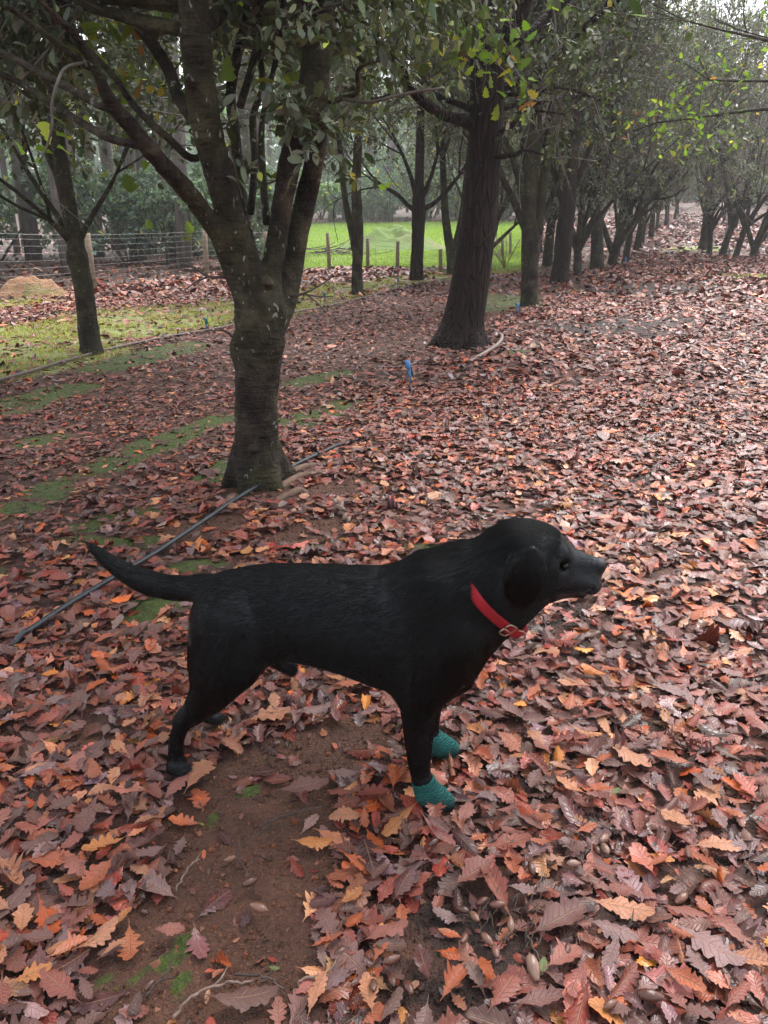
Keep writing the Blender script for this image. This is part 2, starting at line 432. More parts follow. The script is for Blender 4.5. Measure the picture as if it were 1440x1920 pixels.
MOSS = [(335, 1785, 350, 1768, .024), (215, 1838, 245, 1832, .026), (348, 1850, 358, 1862, .022), (300, 1815, 310, 1812, .014), (555, 1455, 565, 1450, .02), (465, 1490, 470, 1480, .018), (395, 1545, 400, 1540, .02),
        (265, 1145, 350, 1130, .075), (240, 1160, 290, 1165, .05), (775, 1030, 805, 1030, .04), (340, 1065, 400, 1060, .05), (160, 985, 270, 965, .09), (120, 1015, 320, 1020, .05), (20, 960, 110, 915, .13), (0, 1075, 60, 1075, .05),
        (210, 870, 300, 830, .13), (290, 840, 420, 785, .12), (100, 915, 200, 880, .10), (560, 790, 650, 760, .16), (550, 720, 640, 700, .12), (0, 770, 130, 730, .22), (200, 690, 350, 650, .25), (60, 830, 130, 820, .10),
        (920, 580, 980, 560, .35), (1010, 575, 1050, 573, .18), (960, 662, 985, 660, .09), (880, 575, 930, 555, .35), (390, 900, 430, 870, .08), (590, 1030, 560, 1035, .03)]
GRASS = [(1370, 520, 1430, 518, .45), (1290, 470, 1320, 455, 1.0), (0, 690, 130, 660, .6), (0, 640, 250, 590, .8), (200, 625, 430, 590, .7), (440, 590, 640, 540, .8), (700, 535, 800, 520, .6), (820, 515, 960, 505, .7), (0, 575, 60, 565, .45), (1290, 430, 1310, 425, 3), (1130, 495, 1180, 490, .3)]
PAWS = [gpt(335, 1450), gpt(815, 1500), gpt(832, 1405), gpt(398, 1358)]

def fields(x, y):
    u, v = uv_of(x, y); r = np.hypot(x, y); az = np.degrees(np.arctan2(x, y))
    n = fbm(x * 1.3, y * 1.3, 21, 3); n2 = fbm(x * .5, y * .5, 31, 3); nf = fbm(x * 6, y * 6, 41, 3)
    soil = np.clip(strokes(x, y, SOIL) * 1.25 + (nf - .5) * 1.0 * (strokes(x, y, SOIL) > .02), 0, 1)
    humus = strokes(x, y, HUMUS); moss = strokes(x, y, MOSS); gr = strokes(x, y, GRASS)
    strip = sst(-5.6, -5.0, v) * (1 - sst(-2.7, -2.0, v)) * sst(1.2, 2.2, u) * (1 - sst(26, 32, u))
    lw = sst(-7.4, -7.0, v) * (1 - sst(-5.7, -5.2, v)) * (u > -4) * (1 - sst(8.5, 12, u))
    grass = np.maximum(gr * .9, lw * np.clip(.25 + n2 * .9, 0, .8))
    inside = (az > -7.5) & (az < 10.3) & (y > 19.2) & (r < 52)
    meadow = sst(-7.2, -6.4, az) * (1 - sst(9.6, 10.4, az)) * sst(18.9, 19.6, y + .12 * np.abs(x)) * (1 - sst(48, 54, r))
    wood = np.maximum(sst(-9.2, -10.2, v) if False else 1 - sst(-10.6, -9.9, v), sst(48, 56, r) * (az < 10)) * (1 - meadow)
    grass = np.maximum(grass, meadow)
    lit = 1 - .22 * strip * (.5 + n) - .34 * lw
    lit = lit * (1 - .93 * soil) * (1 - .72 * humus) * (1 - .62 * np.clip(moss * 1.2, 0, 1)) * (1 - .55 * gr) * (1 - meadow) * (1 - .8 * wood)
    for (cx, cy, rr) in TREE_CLEAR: lit = lit * sst(rr * .8, rr * 1.9, np.hypot(x - cx, y - cy))
    return dict(lit=np.clip(lit, 0, 1), soil=soil, humus=np.maximum(humus, wood * .7), moss=np.clip(moss * 1.3, 0, 1) * sst(.27, .50, .5 * nf + .5 * fbm(x * 13, y * 13, 47, 2)), grass=grass, strip=strip, meadow=meadow, wood=wood, u=u, v=v, r=r)
TREE_CLEAR = [(*gpt(482, 900)[:2], .16), (*gpt(865, 645)[:2], .3), (*gpt(992, 570)[:2], .2), (*gpt(172, 665)[:2], .12), (*gpt(1050, 530)[:2], .2)]

def axis(lo, hi, near, c=0.0):
    """grid lines, fine around c and coarser away from it"""
    out = [c]; d = near
    while out[-1] < hi: out.append(out[-1] + d); d = near * (1 + .022 * (out[-1] - c) / near * .9)
    neg = [c]; 
    while neg[-1] > lo: neg.append(neg[-1] - near * (1 + .022 * (c - neg[-1]) / near * .9))
    return np.array(neg[:0:-1] + out)
gx = axis(-320, 320, .019); gy = axis(-40, 420, .019, 1.5)
GX, GY = np.meshgrid(gx, gy, indexing='ij')
GZ = gz(GX, GY)
fl = fields(GX.ravel(), GY.ravel())
near = np.exp(-(np.hypot(GX, GY) / 4) ** 2)
GZ = GZ + (.010 * (fbm(GX * 9, GY * 9, 61, 3) - .5)) * near + (fl['moss'].reshape(GX.shape) * .018 * (fbm(GX * 14, GY * 14, 71, 2)))
ni, nj = GX.shape
ii = np.arange(ni - 1)[:, None] * nj + np.arange(nj - 1)[None]
gq = np.stack([ii, ii + nj, ii + nj + 1, ii + 1], -1).reshape(-1, 4)
gm = build_mesh('ground', np.stack([GX, GY, GZ], -1).reshape(-1, 3), quads=gq, attrs=dict(moss=fl['moss'], grass=fl['grass'], humus=fl['humus'], litter=fl['lit']))
g_o = add('ground', gm, M_GROUND); tag(g_o, 'red brown soil of the orchard lane under fallen leaves, with moss patches', kind='structure')
print('ground', len(GX.ravel()), time.time() - T0)

# ------------------------------------------------------------------ fallen leaves
def leaf_template(K, cols, seed, width=.27, depth=.3, stem=True):
    g = np.random.default_rng(seed)
    T = [0.0]; Wd = [.02]; dx = [0.0]
    for k in range(K):
        c = (k + .5) / K
        for s_, off in (((0, -.40), (.86, -.08), (1, .22)) if K >= 4 else ((0, -.28), (1, .12))):
            t = np.clip(c + off / K, .03, .97); w0 = width * (np.sin(np.pi * t ** 1.22)) ** .75 * (1 + .12 * g.standard_normal())
            T.append(t); Wd.append(w0 * (1 - depth * (1 - s_))); dx.append(.030 * s_ - .008)
    T.append(1.0); Wd.append(.006); dx.append(0)
    if stem: T = [-.16, -.02] + T; Wd = [.008, .012] + Wd; dx = [0, 0] + dx
    T = np.array(T); Wd = np.array(Wd); dx = np.array(dx); c = np.array(cols, float)
    x = T[:, None] + dx[:, None] * np.abs(c)[None] - .5; y = Wd[:, None] * c[None]
    if K >= 5: y = y * (1 + .13 * g.standard_normal((len(T), 1)) * (np.array(c)[None] > 0))
    uv = np.stack([np.tile(c, (len(T), 1)), np.tile(T[:, None], (1, len(c)))], -1).reshape(-1, 2)
    n = len(c); i = np.arange(len(T) - 1)[:, None] * n + np.arange(n - 1)[None]
    q = np.stack([i, i + n, i + n + 1, i + 1], -1).reshape(-1, 4)
    q = q[:, ::-1]
    return np.stack([x, y], -1).reshape(-1, 2), uv, q
C5 = [-1, -.5, 0, .5, 1]; C3 = [-1, 0, 1]
LT = {0: [leaf_template(k, C5, s, w_, d) for k, s, w_, d in ((6, 1, .27, .26), (5, 2, .30, .32), (7, 3, .24, .20), (5, 4, .33, .30), (8, 5, .26, .15), (6, 6, .21, .24))],
      1: [leaf_template(k, C3, s, w_, d) for k, s, w_, d in ((4, 11, .27, .24), (4, 12, .31, .28), (5, 13, .25, .18), (4, 14, .29, .26))],
      2: [leaf_template(2, C3, s, w_, .1, False) for s, w_ in ((21, .27), (22, .31), (23, .24))],
      3: [leaf_template(1, C3, 31, .30, 0., False)]}
def leaf_verts(tp, pos, yaw, tx, ty, sc_, cl, cc, cr, ph, flip):
    xy, uv, q = tp; n = len(pos)
    x = xy[None, :, 0]; y = xy[None, :, 1]
    c = lambda a: np.asarray(a)[:, None]
    ay = np.abs(y)
    z = c(cl) * x * x + c(cc) * y * y * 3 + c(cr) * ay + .05 * np.sin(9 * x + c(ph)) * ay * 3 + .03 * np.sin(17 * x + 2 * c(ph)) * y
    yy = y * (1 - .35 * np.abs(c(cc)) * ay * 2)
    z = z * c(flip); yy = yy * c(flip)
    x, yy, z = x * c(sc_), yy * c(sc_), z * c(sc_)
    x = np.broadcast_to(x, z.shape)
    ca, sa = np.cos(c(tx)), np.sin(c(tx)); yy, z = yy * ca - z * sa, yy * sa + z * ca
    ca, sa = np.cos(c(ty)), np.sin(c(ty)); x, z = x * ca + z * sa, -x * sa + z * ca
    ca, sa = np.cos(c(yaw)), np.sin(c(yaw)); x, yy = x * ca - yy * sa, x * sa + yy * ca
    return np.stack([x + pos[:, 0:1], yy + pos[:, 1:2], z + pos[:, 2:3]], -1)
PAL = np.array([(.175, .028, .016), (.32, .064, .013), (.40, .165, .080), (.092, .034, .034), (.042, .014, .012), (.225, .066, .050), (.17, .016, .011), (.40, .14, .02), (.16, .095, .10)])
PNAME = ['red-brown', 'rust-orange', 'tan', 'purple-brown', 'dark brown', 'pinkish-brown', 'crimson', 'golden-orange', 'mauve-grey']
W_NEAR = np.array([.18, .11, .09, .24, .14, .12, .03, .02, .08]); W_FAR = np.array([.27, .07, .07, .16, .11, .16, .10, .01, .08])
W_STRIP = np.array([.20, .05, .08, .22, .18, .19, .02, .0, .10]); W_PINK = np.array([.10, .02, .22, .03, .03, .34, .08, .0, .24])  # pinkish highlights put into strip colours; pink mix paled to imitate open sky light
def leaf_colours(g, n, wts):
    k = g.choice(len(PAL), n, p=wts / wts.sum()); c = PAL[k] * 1.12 * np.exp(.36 * g.standard_normal((n, 1))) * np.exp(.07 * g.standard_normal((n, 3)))
    return np.clip(c, .005, .8), k
def wedge(g, n, r0, r1, half):
    r = np.sqrt(g.uniform(r0 * r0, r1 * r1, n)); a = g.uniform(-half, half, n); return r * np.sin(a), r * np.cos(a)
HALF = R(37)
def litter_band(seed, r0, r1, dens, lod, size, zmax, tilt, a0=0, a1=37):
    g = np.random.default_rng(seed)
    n = int(dens * R(a1 - a0) * (r1 * r1 - r0 * r0))
    r = np.sqrt(g.uniform(r0 * r0, r1 * r1, n)); a = g.uniform(R(a0), R(a1), n) * g.choice((-1, 1), n); x, y = r * np.sin(a), r * np.cos(a); f = fields(x, y)
    clump = .72 + .56 * fbm(x * 2.2, y * 2.2, 51, 2)
    keep = g.uniform(0, 1, n) < (f['lit'] * clump if size > .04 else .26 + .5 * f['humus'])
    for p in PAWS: keep &= np.hypot(x - p[0], y - p[1]) > .052
    x, y = x[keep], y[keep]; f = {k: v_[keep] for k, v_ in f.items()}; n = len(x)
    mixw = g.uniform(0, 1, n); c = np.zeros((n, 3))
    sel_strip = (f['strip'] > mixw); sel_pink = (f['v'] < -5.6) & ~sel_strip; sel_far = (f['r'] > 3 + 5 * mixw) & ~sel_strip & ~sel_pink
    sel_near = ~(sel_strip | sel_pink | sel_far)
    for m_, wt in ((sel_near, W_NEAR), (sel_far, W_FAR), (sel_strip, W_STRIP), (sel_pink, W_PINK)):
        if m_.any(): c[m_] = leaf_colours(g, int(m_.sum()), wt)[0]
    s_ = size * np.exp(.28 * g.standard_normal(n)) * np.where(sel_strip, .72, 1)
    z = gz(x, y) + .004 + g.uniform(0, 1, n) ** 1.4 * zmax * (.3 + .7 * f['lit'])
    pos = np.stack([x, y, z], -1)
    VV = []; QQ = []; UU = []; CC = []; base = 0; tp_i = g.integers(0, len(LT[lod]), n)
    tl = tilt * np.where(sel_strip, .85, 1)
    for k, tp in enumerate(LT[lod]):
        m_ = tp_i == k; nk = int(m_.sum())
        if not nk: continue
        fl_ = np.where(g.uniform(0, 1, nk) < .42, -1., 1.)
        v3 = leaf_verts(tp, pos[m_], g.uniform(0, 2 * np.pi, nk), tl[m_] * g.standard_normal(nk), tl[m_] * g.standard_normal(nk), s_[m_], .25 * g.standard_normal(nk), .38 * g.standard_normal(nk) * np.where(g.uniform(0, 1, nk) < .12, 3., 1.), .24 * np.abs(g.standard_normal(nk)), g.uniform(0, 6, nk), fl_)
        nv = v3.shape[1]
        gnd = gz(v3[..., 0].ravel(), v3[..., 1].ravel()).reshape(v3.shape[:2]) if lod < 2 else None
        if gnd is not None: v3[..., 2] = np.maximum(v3[..., 2], gnd + .002)
        VV.append(v3.reshape(-1, 3)); UU.append(np.tile(tp[1], (nk, 1))); CC.append(np.repeat(c[m_], nv, 0))
        QQ.append((tp[2][None] + (np.arange(nk) * nv)[:, None, None]).reshape(-1, 4) + base); base += nk * nv
    return np.concatenate(VV), np.concatenate(QQ), np.concatenate(UU), np.concatenate(CC)
BANDS = [(111, .55, 3.2, 900, 2, .022, .010, .3), (112, 3.2, 7.0, 320, 3, .032, .015, .3), (101, .55, 2.4, 1650, 0, .056, .024, .12), (102, 2.4, 6.0, 1150, 1, .060, .028, .15), (103, 6.0, 13, 430, 2, .076, .034, .24), (104, 13, 26, 120, 3, .120, .05, .3), (105, 26, 60, 20, 3, .20, .06, .35), (121, .0, .55, 1500, 1, .056, .024, .15, 0, 180), (122, .55, 2.4, 1500, 1, .056, .024, .15, 37, 115), (123, 2.4, 6.0, 900, 2, .062, .028, .16, 37, 70), (124, 6.0, 13, 330, 2, .080, .034, .24, 37, 55), (125, 13, 26, 100, 3, .125, .05, .3, 37, 50), (126, 26, 60, 16, 3, .21, .06, .35, 37, 45)]
parts = [litter_band(*b) for b in BANDS]
off = 0; Qs = []
for p in parts: Qs.append(p[1] + off); off += len(p[0])
lm = build_mesh('leaf_litter', np.concatenate([p[0] for p in parts]), quads=np.concatenate(Qs), uv=np.concatenate([p[2] for p in parts]), colr=np.concatenate([p[3] for p in parts]))
lo = add('leaf_litter', lm, M_LITTER); tag(lo, 'dense carpet of small overlapping red brown fallen oak leaves covering the lane', 'leaf litter', kind='stuff')
print('litter verts', off, time.time() - T0); del parts, Qs

# single leaves on top of the carpet
def one_leaf_mesh(k, ci, seed, tint=None):
    g = np.random.default_rng(seed); tp = LT[0][k % len(LT[0])]
    v3 = leaf_verts(tp, np.zeros((1, 3)), [0], [0], [0], [1], [.30 * g.standard_normal()], [.5 * g.standard_normal()], [.22 * abs(g.standard_normal())], [g.uniform(0, 6)], [1])[0]
    c = PAL[ci] * 1.12 * np.exp(.1 * g.standard_normal()) if tint is None else np.array(tint)
    return build_mesh('fallen_leaf', v3, quads=tp[2], uv=tp[1], colr=np.tile(c, (len(v3), 1)))
def ground_normal(x, y):
    e = .05; a = (gz(x + e, y) - gz(x - e, y)) / (2 * e); b = (gz(x, y + e) - gz(x, y - e)) / (2 * e)
    return a, b
def put_leaf(me, px, py, length_px, ang, label, group=None, lift=.022, tilt=(0, 0), name='fallen_leaf'):
    p = gpt(px, py, lift); s_ = .82 * length_px * mpp(px, py, p[1])
    o = add(name, me, M_LITTER, loc=p, rot=(R(tilt[0]), R(tilt[1]), R(ang))); o.scale = (s_, s_, s_)
    return tag(o, label, 'leaf', group)
HERO = [(590, 1598, 84, 8, 7, 4, 'bright orange oak leaf lying alone on the bare soil below the dog'),
        (375, 1465, 92, 70, 2, 3, 'broad tan oak leaf lying against the rear paw of the dog'),
        (508, 1358, 100, 15, 2, 1, 'crumpled straw coloured leaf on the soil edge under the belly of the dog'),
        (590, 1345, 85, 25, 8, 0, 'pale mauve grey ribbed leaf beside the crumpled straw leaf under the dog'),
        (322, 1765, 66, 5, 5, 0, 'pinkish lobed leaf lying alone on bare soil beside the green moss'),
        (190, 1775, 100, 50, 2, 0, 'pale tan ribbed oak leaf at the left edge of the bare soil'),
        (68, 1848, 82, 25, 7, 1, 'golden orange leaf near the bottom left corner of the photo'),
        (850, 1862, 92, 55, 1, 1, 'bright red orange lobed leaf standing out at the bottom edge among acorns'),
        (462, 1893, 150, 10, 4, 2, 'large dark purple oak leaf lying below the curved twig at the bottom edge'),
        (1050, 1742, 135, 25, 3, 3, 'large dull brown oak leaf with a pale midrib beside the dark humus'),
        (1168, 1724, 130, -15, 2, 2, 'long pale tan oak leaf with ribbed veins right of the dull brown one'),
        (1150, 1763, 105, -20, 8, 1, 'pale mauve grey lobed leaf just below the long pale tan one'),
        (642, 1467, 66, -5, 8, 0, 'small pale lilac leaf on the soil between the legs of the dog'),
        (572, 1492, 112, 8, 3, 5, 'long brown leaf lying on the soil behind the front paw'),
        (1345, 1602, 108, 0, 2, 2, 'straw coloured oak leaf near the right edge below the middle of the litter'),
        (165, 1522, 30, 60, 7, 3, 'tiny yellow leaf left of and below the rear paw'),
        (660, 1702, 62, 40, 7, 2, 'small golden leaf on the litter edge right of the bare soil'),
        (236, 1738, 48, 65, 7, 5, 'narrow golden leaf above the pale tan ribbed leaf at the left soil edge'),
        (272, 1556, 46, 35, 2, 2, 'little tan leaf on the upper left rim of the bare soil'),
        (1255, 1310, 82, -25, 8, 5, 'dark grey glossy leaf lying on the litter right of the bandaged paws'),
        (1330, 1795, 150, -45, 8, 1, 'large pale grey wet leaf lying at an angle in the lower right corner'),
        (1405, 1822, 95, -15, 2, 4, 'pale tan leaf at the right edge near the lower right corner'),
        (890, 1655, 115, 40, 0, 0, 'red brown ribbed oak leaf above the dark humus patch'),
        (735, 1905, 90, 60, 4, 5, 'dark curled leaf standing at the bottom edge left of the red orange leaf')]
for k, (px, py, L_, ang, ci, tk, lab) in enumerate(HERO):
    put_leaf(one_leaf_mesh(tk, ci, 500 + k), px, py, L_, ang, lab, lift=.03, tilt=(6 * math.sin(k * 2.1), 6 * math.cos(k * 1.7)))
for k, (px, py, L_, ang, lab) in enumerate([(1016, 1838, 42, 75, 'small fresh green leaf sliver beside the tall acorn at the bottom edge'), (1152, 1508, 32, 40, 'small green leaf scrap in the litter right of the bandaged paws'),
                                   (516, 1840, 26, -10, 'tiny green leaf on the soil above the curved twig')]):
    put_leaf(one_leaf_mesh(4, 0, 560 + k, (.10, .20, .045)), px, py, L_, ang, lab, lift=.035)
g = np.random.default_rng(77)
LM = {(k, ci): one_leaf_mesh(k, ci, 900 + k * 10 + ci) for k in range(6) for ci in (0, 1, 2, 3, 5, 7, 8)}
n_ind = 0; tries = 0; taken = [gpt(h[0], h[1])[:2] for h in HERO]
while n_ind < 250 and tries < 4000:
    tries += 1
    px, py = g.uniform(-10, 1450), 1040 + 900 * g.uniform(0, 1) ** .8
    if py > 1925 : continue
    p = gpt(px, py); f = fields(np.array([p[0]]), np.array([p[1]]))
    if f['lit'][0] < .55 or min(np.hypot(p[0] - q[0], p[1] - q[1]) for q in PAWS) < .07 or min(np.hypot(p[0] - q[0], p[1] - q[1]) for q in taken) < .042: continue
    if 250 < px < 900 and 1100 < py < 1500 and g.uniform() < .5: continue
    taken.append(p[:2]); ci = int(g.choice([0, 1, 2, 3, 5, 7, 8], p=[.20, .15, .13, .25, .14, .03, .10]))
    s_ = .066 * math.exp(.25 * g.standard_normal()); tlt = g.standard_normal(2) * .17
    o = add('fallen_leaf', LM[(int(g.integers(6)), ci)], M_LITTER, loc=(p[0], p[1], p[2] + g.uniform(.024, .036)), rot=(tlt[0] + (math.pi if g.uniform() < .3 else 0), tlt[1], g.uniform(0, 6.28)))
    o.scale = (s_, s_ * g.uniform(.8, 1.1), s_)
    tag(o, PNAME[ci] + ' lobed oak leaf lying on top of the wet litter around the dog', 'leaf', 'loose oak leaves lying on top of the litter near the dog'); n_ind += 1
print('single leaves', n_ind, time.time() - T0)

# ------------------------------------------------------------------ the dog
DX, DY = -0.2, 1.47 + .172 * .335
DO = np.array([DX, DY, float(gz(DX, DY))]); nrm = math.hypot(1, .172)
E1 = np.array([1, -.172, 0]) / nrm; E2 = np.array([.172, 1, 0]) / nrm
def dp(px, py, l=0.0):
    """image point on the plane l metres beside the dog's middle -> dog frame"""
    d = ray(px, py); t = ((DO - CAM).dot(E2) + l) / d.dot(E2); q = CAM + d * t - DO
    return np.array([q.dot(E1), l, q[2]])
def dm(px, py, l=0.0):
    d = ray(px, py); return ((DO - CAM).dot(E2) + l) / d.dot(E2) / F
dog = Field((-.68, -.21, -.04), (.76, .21, .70), .0052)
# trunk: elliptical sections fitted between its upper and lower outline
ST = [(378, 1110, 1185, .035), (388, 1090, 1205, .06), (402, 1079, 1220, .078), (430, 1069, 1235, .094), (470, 1061, 1243, .100), (510, 1057, 1244, .102), (560, 1057, 1241, .106), (610, 1059, 1252, .115), (660, 1060, 1268, .124),
      (710, 1060, 1288, .130), (760, 1054, 1305, .128), (800, 1040, 1314, .119), (840, 1030, 1306, .106), (870, 1035, 1278, .090), (895, 1060, 1245, .075), (915, 1090, 1222, .055), (928, 1120, 1205, .03)]
sec = []
for (px, yt, yb, b) in ST:
    rows = []
    for py in (yt, yb):
        q = dp(px, py); tanv = (CAM_H - DO[2] - q[2]) / np.linalg.norm((q[0] * E1 + DO - CAM)[:2]); rows.append((q[2], tanv))
    (zt, tt), (zb, tb) = rows; a = (zt - zb) / 2
    for _ in range(30):
        zc = .5 * (zt - math.sqrt(a * a + (b * tt) ** 2) + zb + math.sqrt(a * a + (b * tb) ** 2))
        a = max(.02, a + .5 * ((zt - zb) / 2 - .5 * (math.sqrt(a * a + (b * tt) ** 2) + math.sqrt(a * a + (b * tb) ** 2))))
    sec.append((dp(px, (yt + yb) / 2)[0], zc, a, b))
sec = np.array(sec)
sl_, X, Y, Z = dog.box((sec[0, 0] - .06, -.2, 0), (sec[-1, 0] + .06, .2, .68))
xs = np.clip(X[:, 0, 0], sec[0, 0], sec[-1, 0])
zc, aa, bb = (np.interp(xs, sec[:, 0], sec[:, k])[:, None, None] for k in (1, 2, 3))
ker = np.array([.06, .12, .2, .24, .2, .12, .06])
q = np.sqrt((Y / bb) ** 2 + ((Z - zc) / aa) ** 2); gq_ = np.sqrt((Y / bb ** 2) ** 2 + ((Z - zc) / aa ** 2) ** 2) + 1e-6
D = q * (q - 1) / gq_
ds = np.abs(X - np.clip(X, sec[0, 0], sec[-1, 0])); D = np.where(ds > 0, np.sqrt(np.maximum(D, 0) ** 2 + ds ** 2) + np.minimum(D, 0) * 0, D)
dog.blend(sl_, D.astype(np.float32), 0.0)
def cone(a, ra, b, rb, l0=0.0, l1=None, k=.022, sq=(1, 1, 1), fld=dog, grow=0.0):
    l1 = l0 if l1 is None else l1
    fld.cone(dp(*a, l0), dp(*b, l1), ra * dm(*a, l0) + grow, rb * dm(*b, l1) + grow, k, sq)
def chain(P, k):
    q = spline([(a[0][0], a[0][1], a[1], a[2]) for a in P], 8 * len(P)); f0 = dog.f; dog.f = np.full_like(f0, 1.0)
    for a, b in zip(q[:-1], q[1:]): cone(a[:2], a[2], b[:2], b[2], a[3], b[3], k=0)
    dog.blend((slice(None),) * 3, f0, k)
# tail
TL = [(405, 1106, 27), (362, 1104, 24), (315, 1101, 23), (272, 1090, 22), (237, 1074, 18), (206, 1054, 14), (182, 1034, 9.5), (167, 1022, 4.5)]
TLs = spline(TL, 40)
for a, b in zip(TLs[:-1], TLs[1:]): cone(a[:2], a[2], b[:2], b[2], k=.0)
cone((440, 1112), 34, (385, 1106), 24, k=.02)
# hind legs
for l, far in ((-.080, 0), (.080, 1)):
    hip = dp(432, 1160); mid = dp(425, 1228); 
    if not far:
        P = [((428, 1165), 70, -.050), ((420, 1232), 66, -.062), ((402, 1284), 45, -.074), ((374, 1324), 28, -.082), ((345, 1354), 18, -.090), ((333, 1382), 14, -.094), ((330, 1410), 14.5, -.095), ((332, 1432), 18, -.095)]
    else:
        P = [((440, 1150), 66, .050), ((445, 1200), 60, .062), ((440, 1235), 44, .074), ((415, 1258), 30, .082), ((391, 1274), 19, .09), ((392, 1300), 15, .094), ((394, 1322), 15.5, .096), ((396, 1338), 17, .096)]
    chain(P, .024)
    if not far: cone((352, 1335), 10, (333, 1347), 7, -.086, -.090, k=.012)
    # toes
    s_ = 1 if not far else .86; c = (336, 1442) if not far else (398, 1345); ll = P[-1][2]
    for dl, dx_, dy_ in ((-.020, 6, 6), (-.007, 14, 3), (.007, 14, 0), (.020, 6, -2)):
        cone((c[0] - 8 * s_, c[1] - 4 * s_), 14 * s_, (c[0] + dx_ * s_, c[1] + dy_ * s_), 10.5 * s_, ll + dl * .6, ll + dl, k=.006)
cone((470, 1205), 48, (452, 1246), 36, -.045, -.06, k=.03); cone((480, 1200), 44, (470, 1235), 32, .045, .06, k=.03)
cone((512, 1232), 18, (546, 1255), 13, k=.016)
cone((455, 1235), 22, (445, 1250), 18, k=.02)
# shoulders and front legs
for l, far in ((-1, 0), (1, 1)):
    cone((812, 1120), 62, (790, 1240), 62, l * .058, l * .068, k=.035, sq=(1, 1.25, 1))
    cone((838, 1190), 52, (790, 1275), 46, l * .07, l * .078, k=.03, sq=(1, 1.2, 1))
    if not far: P = [((786, 1285), 44, -.078), ((785, 1345), 32, -.083), ((785, 1398), 25, -.086), ((787, 1438), 20, -.087), ((792, 1464), 18, -.088), ((800, 1482), 19, -.088)]
    else: P = [((802, 1240), 40, .078), ((806, 1290), 29, .083), ((806, 1332), 21, .086), ((806, 1362), 17, .087), ((808, 1380), 16, .087), ((814, 1392), 17, .087)]
    chain(P, .020)
FEET = [(((792, 1461), 18.5, (803, 1487), 22), ((803, 1487), 22, (818, 1497), 22), ((818, 1497), 21, (836, 1503), 14.5), -.088), (((806, 1376), 16.5, (816, 1393), 20), ((816, 1393), 20, (829, 1399), 19.5), ((829, 1399), 19, (845, 1403), 13.5), .087)]
for a, b, c, l in FEET:
    for s_ in (a, b, c): cone(s_[0], s_[1], s_[2], s_[3], l, k=.008)
# breast
cone((870, 1165), 62, (800, 1235), 72, k=.04, sq=(1, .95, 1)); cone((905, 1180), 32, (850, 1255), 45, k=.03)
cone((845, 1210), 42, (820, 1290), 30, k=.03)
# neck
cone((815, 1112), 78, (915, 1090), 76, k=.04, sq=(1, 1.05, 1)); cone((905, 1092), 78, (958, 1062), 72, k=.03, sq=(1, 1.08, 1))
cone((935, 1110), 60, (985, 1092), 44, k=.03)
cone((930, 1150), 34, (975, 1125), 34, k=.03); cone((890, 1160), 50, (940, 1140), 48, k=.03)
# skull, muzzle, jaw
def E_(px, py, rx, ry, rz, l=0., ang=0., k=.015, carve=False, fld=dog):
    m = dm(px, py, l); fld.ell(dp(px, py, l), (rx * m, ry, rz * m), k, ang, carve)
E_(988, 1046, 80, .078, 73, ang=-.25, k=.03); E_(1018, 1050, 60, .070, 55, ang=-.45, k=.02)
cone((1040, 1068), 42, (1090, 1078), 33, k=.018, sq=(1, 1.15, 1)); cone((1062, 1048), 24, (1122, 1062), 15, k=.012, sq=(1, .9, 1)); cone((1088, 1082), 30, (1101, 1084), 22, k=.01, sq=(1, 1.1, 1))
for s_ in (-1, 1):
    cone((1075, 1088), 24, (1108, 1096), 19, s_ * .020, s_ * .017, k=.010)          # flews
    cone((1040, 1028), 17, (1056, 1040), 13, s_ * .034, s_ * .038, k=.016)          # brow
    cone((1005, 1080), 40, (1035, 1090), 28, s_ * .036, s_ * .028, k=.02)           # cheek
    E_(1060, 1062, 13, .012, 10, l=s_ * .050, k=.010, carve=True)
cone((1035, 1100), 20, (1088, 1109), 13, k=.010)                                     # lower jaw
cone((985, 1105), 42, (1030, 1098), 26, k=.025)
E_(1126, 1057, 12, .017, 11, k=.004)                                                # nose leather
for s_ in (-1, 1): E_(1135, 1058, 4, .005, 3.5, l=s_ * .009, k=.004, carve=True)
for s_ in (-1, 1):                                                                   # mouth line
    for k in range(10):
        t = k / 9; E_(1046 + 62 * t, 1103 + 9 * math.sin(t * 2.6) - 2 * t, 7, .012, 2.6, l=s_ * (.047 - .012 * t), k=.004, carve=True)
# ears: thin hanging flaps
EAR = np.array([(958, 1052), (975, 1030), (1000, 1022), (1016, 1036), (1022, 1060), (1016, 1088), (1004, 1116), (984, 1136), (966, 1131), (952, 1108), (947, 1078)], float)
def poly_sd(px, pz, Pg):
    d = np.full(np.broadcast(px, pz).shape, 1e9); s_ = np.ones_like(d)
    for k in range(len(Pg)):
        a = Pg[k]; b = Pg[k - 1]; ex, ez = b[0] - a[0], b[1] - a[1]; wx, wz = px - a[0], pz - a[1]
        t = np.clip((wx * ex + wz * ez) / (ex * ex + ez * ez), 0, 1); d = np.minimum(d, (wx - ex * t) ** 2 + (wz - ez * t) ** 2)
        c1 = pz >= a[1]; c2 = pz < b[1]; c3 = ex * wz > ez * wx
        s_ = np.where((c1 & c2 & c3) | (~c1 & ~c2 & ~c3), -s_, s_)
    return s_ * np.sqrt(d)
